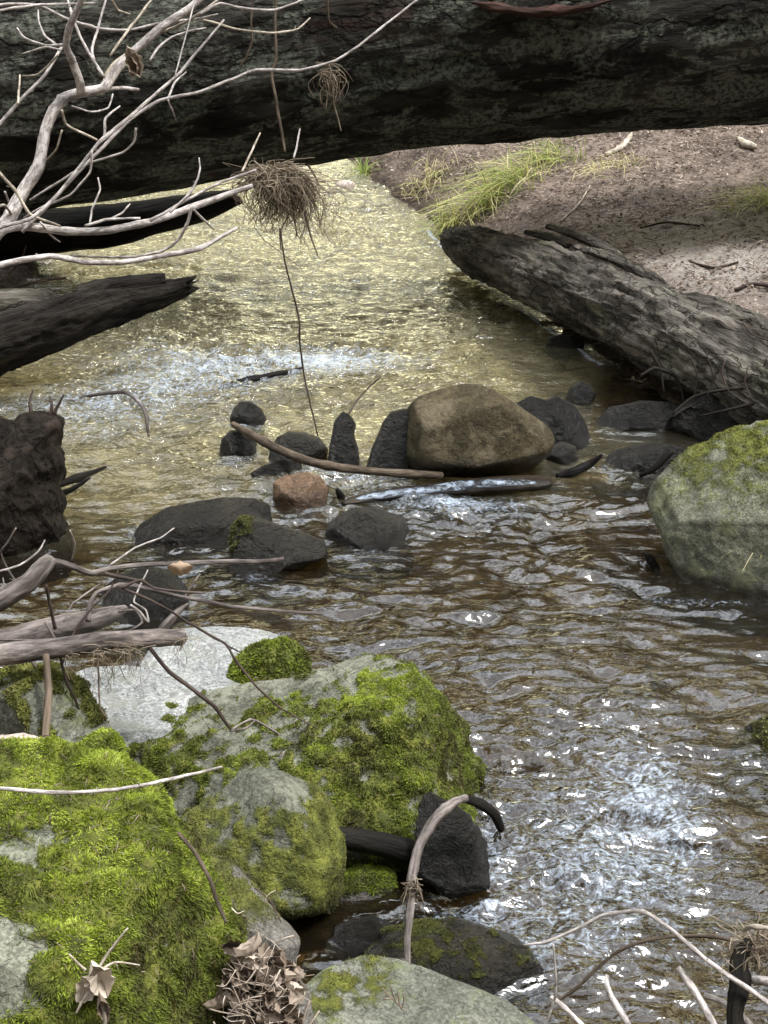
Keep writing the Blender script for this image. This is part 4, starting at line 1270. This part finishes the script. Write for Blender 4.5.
# ------------------------------------------------------------------ broken branches over the left bank
D1 = 3.4
o = stick('broken_branch', [(-120, 655, 12), (-60, 626, 12), (0, 600, 11), (28, 583, 10), (42, 568, 9), (50, 560, 7)], D1, 3.5, B_grey, sides=12, buds=2)
tag(o, 'grey branch bent sharply where it broke, topmost of those reaching from the left edge', 'branch')
stick('twig', [(50, 561, 6), (70, 565, 5), (92, 573, 5), (112, 568, 4), (150, 564, 3.8), (230, 562, 3.6), (270, 561, 3.4), (283, 559, 3)], 3.5, 3.7, B_grey, o, buds=4)
stick('twig', [(104, 573, 3), (120, 577, 3), (137, 580, 2.4)], 3.5, 3.5, B_dktwig, o)
b2 = stick('broken_branch', [(-120, 678, 13), (-60, 668, 12), (0, 655, 11.5), (60, 647, 10.5), (110, 640, 10), (150, 638, 9), (184, 637, 7)], D1 - .1, 3.5, B_grey, sides=12, buds=3, rough=.1)
tag(b2, 'thick grey brown branch with a splintered end lying level over the pale slabs', 'branch')
stick('twig', [(160, 634, 7), (170, 622, 7), (178, 612, 5), (188, 604, 2)], 3.5, 3.52, B_grey, b2, rough=.15)
stick('twig', [(180, 640, 3), (182, 645, 2), (180, 650, 1)], 3.5, 3.5, B_grey, b2)
b3 = stick('broken_branch', [(-120, 664, 13), (-60, 652, 13), (0, 643, 13), (50, 630, 12.5), (90, 621, 11), (112, 614, 8), (126, 608, 4)], 3.6, 3.75, B_grey, sides=12)
tag(b3, 'paler grey branch behind the thick level one, its end tapering to a torn point', 'branch')
stick('twig', [(88, 622, 4), (90, 605, 4), (97, 592, 3.5), (118, 585, 3.2), (135, 586, 3.2), (180, 597, 3), (230, 606, 2.8), (280, 611, 2.6), (322, 614, 2)], 3.62, 3.75, B_grey, b3, buds=2)
mid = [
    ([(122, 588, 2.4), (140, 580, 2.2), (155, 588, 2), (185, 592, 2), (205, 593, 1.4)], B_dktwig, b2),
    ([(148, 645, 3.4), (170, 672, 3.2), (200, 695, 3), (216, 708, 3), (232, 731, 2.4)], B_dktwig, b2),
    ([(231, 730, 2), (250, 720, 2), (264, 725, 1.9), (280, 735, 1.6), (294, 737, 1)], B_grey, b2),
    ([(231, 731, 1.8), (246, 728, 1.6), (256, 720, 1.2)], B_grey, b2),
    ([(190, 623, 2), (210, 635, 2), (226, 645, 1.9), (238, 664, 1.8), (258, 688, 1.6), (278, 706, 1.5), (296, 717, 1.2), (328, 734, .8)], B_dktwig, b2),
    ([(226, 645, 1.4), (240, 652, .8)], B_dktwig, b2),
    ([(118, 586, 2), (150, 600, 2), (172, 612, 1.8), (190, 624, 1.8)], B_dktwig, b3),
    ([(62, 665, 1.8), (75, 630, 1.8), (92, 608, 1.6), (110, 590, 1.5), (118, 570, 1.4)], B_dktwig, b2),
    ([(46, 585, 2.6), (50, 605, 2.6), (55, 628, 2.6)], B_dktwig, b2),
    ([(60, 655, 2.4), (66, 680, 2.2), (76, 702, 2), (82, 719, 1.4)], B_dktwig, b2),
    ([(30, 660, 2.2), (38, 668, 2.2), (50, 660, 2), (58, 645, 2), (45, 622, 1.8)], B_grey, b2),
    ([(0, 640, 1.6), (30, 640, 1.6), (60, 645, 1.6), (100, 636, 1.6), (130, 630, 1.6), (142, 622, 1.4), (135, 610, 1.4), (118, 612, 1.2)], B_grey, b2),
    ([(130, 605, 2), (140, 612, 2), (148, 622, 1.8), (146, 610, 1.5), (134, 602, 1.4), (138, 590, 1.4), (148, 570, 1.2)], B_pale, b2),
    ([(64, 622, 1.5), (72, 605, 1.5), (84, 595, 1.4), (100, 584, 1.2)], B_grey, b3),
    ([(184, 598, 1.4), (192, 585, 1.3), (200, 574, 1)], B_grey, b3),
    ([(-10, 574, 1.7), (20, 565, 1.7), (38, 552, 1.5), (45, 540, 1)], B_pale, o),
    ([(16, 528, 1.2), (8, 542, 1.4), (1, 552, 1.5), (8, 570, 1.6), (24, 592, 1.6)], B_grey, o),
    ([(-4, 596, 1.8), (4, 588, 1.6), (3, 578, 1)], B_grey, o),
    ([(110, 565, 1.6), (135, 548, 1.4), (160, 538, 1.2), (174, 528, 1)], B_pale, o),
    ([(70, 530, 1.2), (75, 545, 1.3), (72, 560, 1.2)], B_pale, o),
    ([(0, 668, 2), (14, 674, 2), (30, 676, 1.8), (42, 666, 1.4)], B_pale, b2),
    ([(-8, 716, 2.2), (14, 714, 2), (30, 708, 1.8), (34, 702, 1.4)], B_pale, b2),
    ([(28, 712, 1.8), (42, 722, 1.8), (54, 734, 1.8), (70, 741, 1.2)], B_pale, b2),
]
for k, (pts, m, par) in enumerate(mid):
    dd = D1 + .06 * (k % 3)
    stick('twig', pts, dd, dd + .06, m, par, sides=7, buds=1 if k in (1, 4) else 0)
for k, (px, py, n, L, sx) in enumerate([(131, 650, 50, 46, 5), (70, 655, 14, 44, 2), (98, 655, 22, 56, 2.5), (182, 640, 10, 50, 1)]):
    strands('hanging_fibre', px, py, 3.38, n, sx, 3, L, M_straw, parent=b2, spread=.22, seed=20 + k, r=.0009)
stick('twig', [(98, 655, 1.6), (99, 690, 1.4), (100, 708, 1.4), (107, 718, 1.4)], 3.38, 3.38, B_brown, parent=b2, sides=5)
o = stick('stake', [(43, 768, 4.2), (46, 735, 3.6), (48, 695, 4), (46, 655, 3.2)], 3.32, 3.36, B_tan, sides=8, rough=.14)
tag(o, 'upright tan splintered stake under the level branches at the left edge', 'stake')
o = stick('stick', [(-30, 786, 1.8), (20, 790, 2), (62, 793, 2), (100, 791, 2), (140, 786, 1.9), (180, 777, 1.7), (222, 767, 1.2)], [2.55, 2.55, 2.56, 2.58, 2.62, 2.7, 2.75], None, B_pale, buds=2)
tag(o, 'long thin pale twig lying across the top of the bright green boulder', 'twig')
o = stick('stick', [(178, 833, 2), (195, 852, 2.2), (210, 880, 2.2), (218, 903, 2.2), (226, 922, 1.6)], 2.62, 2.5, B_brown, buds=1)
tag(o, 'thin brown twig running down the right edge of the bright green boulder', 'twig')
o = stick('stick', [(255, 888, 1), (270, 900, 1.1), (276, 912, 1.1), (281, 922, .8)], 3.0, 2.95, B_brown, sides=5)
tag(o, 'tiny curved twig on the mossy ledge above the amber pool', 'twig')
g = Geo()
leaf(g, P(180, 566, 3.56), np.array([1., .1, 0]), .06, .035, np.array([0, -.7, .7]), -.8, .35, 8, -.1)
tag(g.build('dead_leaf', M_paleleaf), 'pale orange leaf hanging from the long twig of the sharply bent branch', 'leaf')

for bo, lab, nn_ in ((X_boulder, 'scattered brown needles and specks fallen on the bright green boulder', 420), (V_boulder, 'scattered brown needles and specks fallen on the long mossy boulder', 260)):
    me = bo.data
    V_ = np.zeros(len(me.vertices) * 3, np.float32)
    me.vertices.foreach_get('co', V_)
    V_ = V_.reshape(-1, 3) + np.array(bo.location)
    F_ = np.zeros(len(me.polygons) * 3, np.int32)
    me.polygons.foreach_get('vertices', F_)
    F_ = F_.reshape(-1, 3)
    N_ = vnormals(V_, F_)
    vd_ = CAM - V_
    ok_ = np.where((N_[:, 2] > .35) & ((N_ * vd_).sum(1) > .2))[0]
    rr = np.random.default_rng(len(V_) + nn_)
    g = Geo()
    for i in rr.choice(ok_, nn_):
        p_ = V_[i] + N_[i] * rr.uniform(.006, .013)
        d_ = np.cross(N_[i], rr.normal(size=3))
        d_ /= np.linalg.norm(d_)
        L_ = rr.uniform(.004, .026)
        C_ = np.array([p_ - d_ * L_ * .5, p_ + N_[i] * .002, p_ + d_ * L_ * .5])
        V2, F2, lc2 = tube(C_, np.array([.0004, .0006, .0003]) * rr.uniform(.7, 1.8), 4, .1, seed=i)
        g.add(V2, F2, tint=np.full(len(V2), np.clip(.22 + rr.normal() * .25, 0, 1)), tip=np.full(len(V2), .9))
    tag(g.build('needle_litter', M_deadleaf), lab, 'needles', kind='stuff')

# dead leaf with straws on the green boulder
Dl = 2.38
g = Geo()
leaf(g, P(98, 975, Dl), np.array([.2, .2, -1]), .075, .045, np.array([.2, -1, .6]), .45, .95, 11, .12)
leaf(g, P(92, 985, Dl), np.array([-.4, .2, -1]), .06, .035, np.array([-.5, -1, .5]), .6, .8, 12, .2)
leaf(g, P(102, 1003, Dl - .01), np.array([.1, .1, -1]), .05, .02, np.array([.3, -1, .3]), 1.2, .4, 13, .1)
o = g.build('dead_leaf', M_deadleaf)
tag(o, 'crumpled pale dead leaf with crossed straws on the bright green boulder', 'leaf')
for pts in ([(97, 970, 1.6), (112, 948, 1.5), (128, 928, 1)], [(98, 972, 1.4), (115, 962, 1.2), (140, 965, .7)], [(90, 990, 1.6), (82, 1002, 1.5), (76, 1013, 1)], [(86, 970, 1.4), (77, 962, 1.2), (69, 954, .8)], [(100, 998, 2.6), (104, 1012, 2.6), (106, 1030, 2.2)]):
    stick('straw', pts, Dl - .01, Dl - .01, B_paletan, parent=o, sides=6)

# heap of dead leaves and twigs at the foot of the boulder
rr = np.random.default_rng(5)
g = Geo()
for i in range(190):
    px, py = 264 + rr.normal() * 20, 990 + rr.normal() * 28
    if px < 218 or px > 300 or py < 945 + (px - 240) * .35:
        continue
    d = 2.60 + rr.normal() * .03 - (py - 980) * .0012
    n = np.array([rr.normal() * .6, -1 + rr.normal() * .5, .9])
    leaf(g, P(px, py, d), np.array([rr.normal(), rr.normal(), rr.normal() * .6]), rr.uniform(.025, .062), rr.uniform(.010, .026), n / np.linalg.norm(n), rr.uniform(.3, 1.3), np.clip(.5 + rr.normal() * .28, 0, 1), i, rr.uniform(-.2, .5))
for i in range(110):
    px, py = 264 + rr.normal() * 21, 994 + rr.normal() * 28
    if px < 222 or px > 318:
        continue
    d = 2.56 + rr.normal() * .02 - (py - 980) * .0012
    a = rr.uniform(0, 6.28)
    L = rr.uniform(12, 42)
    pts = [P(px - math.cos(a) * L * .5, py - math.sin(a) * L * .5, d), P(px + rr.normal() * 3, py + rr.normal() * 3, d - .01), P(px + math.cos(a) * L * .5, py + math.sin(a) * L * .5, d + rr.normal() * .02)]
    C = catmull(np.array(pts), 4)
    V, F, lc = tube(C, np.linspace(.0013, .0005, len(C)) * rr.uniform(.4, 1.5), 5, .1, seed=i)
    g.add(V, F, tint=np.full(len(V), np.clip(.6 + rr.normal() * .25, 0, 1)), tip=np.ones(len(V)) * .9)
o = g.build('leaf_litter', M_deadleaf)
tag(o, 'heap of dead leaves and twigs between the green boulder and the flat bottom stone', 'leaf heap', kind='stuff')
# packed earth and stems under the heap
rock('mound', 'small mound of dark earth under the heap of dead leaves',
     [(205, 1075), (215, 985), (235, 960), (262, 950), (290, 968), (312, 1000), (325, 1080), (260, 1110)], K_ledge, d=2.70, thick=.8, seed=43, rough=.1, cat='mound')

# dry fern sprig on the flat stone
f0 = None
sp = empty('fern_sprig', P(400, 1006, 2.70))
tag(sp, 'tiny dry orange fern sprig lying on the flat bottom stone', 'fern')
for pts in ([(404, 1010, 1), (396, 1002, 1), (388, 995, .8), (382, 988, .5)], [(396, 1002, .8), (393, 994, .8), (391, 986, .5)], [(400, 1006, .8), (399, 998, .8), (397, 989, .5)], [(392, 999, .8), (386, 999, .7), (381, 996, .5)], [(402, 1008, .8), (404, 1000, .7), (403, 993, .5)]):
    stick('frond', pts, 2.66, 2.66, B_tan, parent=sp, sides=5)

# ------------------------------------------------------------------ bottom right twigs
D2 = 2.35
nest_post = stick('post', [(742, 1060, 12), (735, 1015, 9), (740, 985, 11), (738, 962, 9), (748, 942, 6)], D2 - .05, D2, B_black, sides=10, rough=.15)
tag(nest_post, 'dark upright broken stem under the straw clump at the lower right', 'branch')
strands('hanging_fibre', 413, 888, 3.07, 26, 3, 6, 34, M_straw, parent=tall_stick, spread=.25, seed=77, r=.0012)
stick('twig', [(413, 880, 2), (420, 892, 2), (424, 905, 1)], 3.07, 3.07, B_brown, parent=tall_stick, sides=6)
o = strands('grass_nest', 757, 946, D2, 200, 14, 7, 42, M_straw, spread=.9, seed=31, up=1.0, r=.0009)
tag(o, 'matted clump of straw on the dark stem at the lower right', 'dry grass')
br = [
    ('thin pale twig arching high over the rapids to the lower right corner', [(524, 945, 1.2), (545, 942, 1.6), (575, 930, 2), (605, 915, 2.2), (640, 911, 2.4), (665, 925, 2.6), (700, 955, 2.8), (735, 980, 3), (765, 1000, 3), (800, 1025, 3)], B_pale),
    ('dark bowed twig passing under the arching pale one into the straw clump', [(545, 1008, 1.6), (570, 993, 2), (590, 975, 2), (615, 953, 2), (640, 942, 2.2), (675, 936, 2.2), (710, 936, 2.2), (730, 940, 2)], B_brown),
    ('thin forked pale twig standing at the left of the lower right twigs', [(540, 1036, 1.4), (548, 1018, 1.5), (555, 997, 1.6), (556, 975, 1.5), (553, 944, 1.1)], B_pale),
    ('broken grey twig pointing up left from the bottom edge', [(551, 997, 2.6), (562, 1006, 3), (578, 1022, 3.2), (600, 1045, 3.4)], B_pale),
    ('stout pale twig with a bent tip rising from the bottom edge', [(607, 975, 2), (607, 986, 3.4), (613, 1000, 3.6), (624, 1018, 3.8), (640, 1050, 4)], B_pale),
    ('stoutest pale broken twig slanting up from the bottom edge left of the dark stem', [(678, 967, 3.6), (692, 988, 4.2), (706, 1010, 4.4), (725, 1045, 4.6)], B_pale),
    ('pale twig lying low behind the stoutest broken twig', [(704, 996, 3.4), (722, 1002, 3.6), (738, 1012, 3.6), (755, 1030, 3.6)], B_pale),
    ('thick grey stub entering from the right edge beneath the straw clump', [(752, 980, 5), (770, 983, 6), (800, 990, 6)], B_pale),
    ('pale curved twig lying over the straw clump at the right edge', [(744, 930, 2.4), (752, 926, 2.8), (775, 930, 3), (800, 938, 3)], B_paletan)]
for k, (lab, pts, m) in enumerate(br):
    pts = [(a, b, c * 1.3) for a, b, c in pts]
    dd = D2 + (.03 if k in (1, 6) else -.02)
    o = stick('twig', pts, dd, dd - .05, m, None, sides=8, buds=1 if k in (0, 1) else 0)
    tag(o, lab, 'twig', 'twigs at the lower right')

# ------------------------------------------------------------------ grass
def grass(label, px, py, n, hpx, spread, lean, tint0, z0=.2, seed=0, wd=.004, p=None, group='grass tufts on the right bank'):
    rr = np.random.default_rng(seed)
    c = on_ground(px, py, z0) if p is None else p
    d = float((c - CAM) @ FW)
    s = d / FPX
    g = Geo()
    for i in range(n):
        b = c + np.array([rr.normal() * spread * s, rr.normal() * spread * s, 0])
        b[2] = gz(b[0], b[1]) - .01 if p is None else c[2] + rr.normal() * .004
        L = hpx * s * rr.uniform(.45, 1.2)
        az = rr.uniform(0, 6.28)
        out = np.array([math.cos(az), math.sin(az), 0]) * rr.uniform(.25, .9) + np.array(lean) * rr.uniform(.4, 1.2)
        t = np.linspace(0, 1, 6)[:, None]
        C = b + out * L * t ** 1.6 + np.array([0, 0, 1.0]) * L * (t * .72 - .62 * t ** 2.0 * min(np.linalg.norm(out), 1.15))
        side = np.cross(out + 1e-4, [0, 0, 1])
        side = side / (np.linalg.norm(side) + 1e-9) + rr.normal(size=3) * .3
        side /= np.linalg.norm(side)
        w_ = wd * (1 - t ** 1.5 * .92) * rr.uniform(.7, 1.5)
        V = np.stack([C - side * w_ * .5, C + side * w_ * .5], 1).reshape(-1, 3)
        F = np.array([[2 * k, 2 * k + 1, 2 * k + 3, 2 * k + 2] for k in range(5)])
        ti = np.clip(tint0 + rr.normal() * .26, 0, 1)
        g.add(V, F, tint=np.full(12, ti), tip=np.repeat(.5 + .5 * t[:, 0], 2))
    o = g.build('grass_tuft', M_grass, loc=c)
    tag(o, label, 'grass', group)
    return o


grass('small bright green grass tuft at the far end of the water below the great trunk', 358, 180, 130, 42, 6, (.1, -.25, 0), .25, .05, 1, .006)
grass('arching yellow green grass clump at the water end of the rotting log', 448, 226, 130, 60, 13, (-.45, -.6, 0), .50, .2, 2, .005)
grass('yellowish grass clump drooping over the far end of the rotting log', 476, 212, 130, 62, 14, (-.45, -.65, 0), .66, .25, 3, .005)
grass('long green grass clump streaming down the bank behind the rotting log', 502, 192, 140, 64, 15, (-.8, -.5, 0), .42, .3, 4, .005)
grass('yellow tipped grass clump midway up the bank between two greener ones', 528, 176, 110, 62, 15, (-.8, -.45, 0), .58, .3, 10, .005)
grass('green grass clump highest on the bank, just under the great trunk', 556, 160, 130, 58, 15, (-.7, -.4, 0), .38, .3, 5, .005)
grass('sparse straw coloured grass near the middle of the litter covered bank', 612, 168, 120, 32, 18, (-.6, -.5, 0), .95, .4, 6, .004)
grass('straw coloured grass patch at the left end of the bank under the great trunk', 428, 178, 150, 40, 13, (-.1, -.6, 0), .95, .2, 7, .004)
grass('pale green grass tuft at the right edge beside the bare path', 764, 202, 220, 44, 16, (-.8, -.3, 0), .66, .45, 8, .004)
grass('few blades of grass growing on the side of the big green boulder', 762, 545, 26, 44, 3, (-.5, -.4, 0), .7, seed=9, p=P(765, 545, 4.68), wd=.005, group='grass on boulder')
# foam-white scrap by the far tuft
rock('stone', 'tiny white stone at the foot of the small bright green tuft', [(333, 190), (336, 183), (345, 180), (355, 183), (357, 190), (345, 193)], K_pink, wl=189, seed=51, thick=.8, lvl=4)

# ------------------------------------------------------------------ litter on the banks (stuff)
rr = np.random.default_rng(8)
N = 52000
bx = rr.uniform(-.4, 3.2, N)
by = rr.uniform(5.2, 10.5, N)
zb, drb, dlb = ground_z(bx, by)
keep = (drb > .06) & (rr.random(N) < .35 + .65 * sstep(-.1, .2, fbm(np.stack([bx, by, bx * 0], 1) * 2.5, 3)))
bx, by, zb = bx[keep], by[keep], zb[keep]
n = len(bx)
az = rr.uniform(0, 6.28, n)
long_ = rr.random(n) < .05
L = np.where(long_, rr.uniform(.06, .16, n), rr.uniform(.010, .036, n))
wd = np.where(long_, .003, L * rr.uniform(.08, .45, n))
a = np.stack([np.cos(az), np.sin(az), rr.normal(size=n) * .35], 1)
a /= np.linalg.norm(a, axis=1)[:, None]
bb = np.cross(a, np.stack([rr.normal(size=n) * .4, rr.normal(size=n) * .4, np.ones(n)], 1))
bb /= np.linalg.norm(bb, axis=1)[:, None]
c = np.stack([bx, by, zb + rr.uniform(.002, .014, n)], 1)
V = np.stack([c - a * L[:, None] * .5, c + bb * wd[:, None] * .5 + np.array([0, 0, .003]), c + a * L[:, None] * .5, c - bb * wd[:, None] * .5 - np.array([0, 0, .001])], 1).reshape(-1, 3)
F = np.arange(n)[:, None] * 4 + np.array([[0, 1, 2, 3]])
o = mk('leaf_litter', V, F, M_litter, smooth=False, attrs={'tint': np.repeat(np.clip(rr.normal(size=n) * .26 + .48 + long_ * .3, 0, 1), 4), 'tip': np.repeat(rr.uniform(.4, 1, n), 4)})
tag(o, 'brown litter of needles and leaf scraps covering the right bank', 'leaf litter', kind='stuff')
# pebbles on the creek bed near the amber pool and along the left edge
g = Geo()
V0, F0 = ico(2)
for i in range(110):
    if i < 110:
        p = W(318 + rr.normal() * 32, 915 + rr.normal() * 18, -.08)
    else:
        p = W(rr.uniform(300, 760), rr.uniform(560, 1010), -.1)
    s = rr.uniform(.012, .035) * (1 if i < 110 else 1.5)
    V = V0 * np.array([s * rr.uniform(.7, 1.3), s * rr.uniform(.7, 1.3), s * .6]) * (1 + .25 * perlin(V0 * 1.4 + i))[:, None]
    V = V + np.array([p[0], p[1], gz(p[0], p[1]) + s * .2])
    g.add(V, F0, tint=np.full(len(V), rr.uniform(0, 1)), tip=np.full(len(V), 1.))
M_peb = tint_mat('creek pebbles', [(.08, .05, .025), (.20, .13, .055), (.30, .20, .09), (.42, .33, .2)], 0, .4)
tag(g.build('pebbles', M_peb), 'amber pebbles on the bed of the creek', 'pebbles', kind='stuff')

# a few fallen sticks on the bank
for lab, pts in (('thin dark stick lying on the litter above the middle of the rotting log', [(640, 228, 1), (668, 222, 1.3), (700, 226, 1)]),
                 ('thin straw coloured stem lying slantwise on the bank below the straw grass', [(560, 222, .9), (578, 205, 1), (590, 186, .8)]),
                 ('brown forked looking stick half buried near the bare path', [(690, 262, 1.2), (715, 268, 1.6), (738, 262, 1.2)]),
                 ('short dark root crossing the bank at the right edge above the rotting log', [(735, 290, 1.6), (752, 284, 2), (780, 288, 2.2)])):
    o = stick('stick', pts, [float((on_ground(p[0], p[1], .4) - CAM) @ FW) - .03 for p in pts], None, B_paletan if 'straw' in lab else B_dktwig, sides=6, buds=2)
    tag(o, lab, 'stick')
for lab, pts in (('short pale crooked stick on the bank just below the great trunk', [(606, 155, 2), (620, 148, 3), (628, 140, 3), (632, 133, 1.6)]),
                 ('short pale piece of wood lying on the bank near the upper right', [(738, 138, 2), (745, 144, 4), (755, 147, 3)])):
    o = stick('stick', pts, [float((on_ground(p[0], p[1], .4) - CAM) @ FW) - .06 for p in pts], None, B_paletan, sides=6)
    tag(o, lab, 'stick')

for o in bpy.data.objects:
    if '_o' in o:
        del o['_o']

scene.view_settings.view_transform = 'Standard'
scene.view_settings.look = 'None'
scene.view_settings.exposure = 0
scene.render.engine = 'CYCLES'
scene.cycles.use_denoising = True
scene.cycles.max_bounces = 8
scene.cycles.transparent_max_bounces = 8
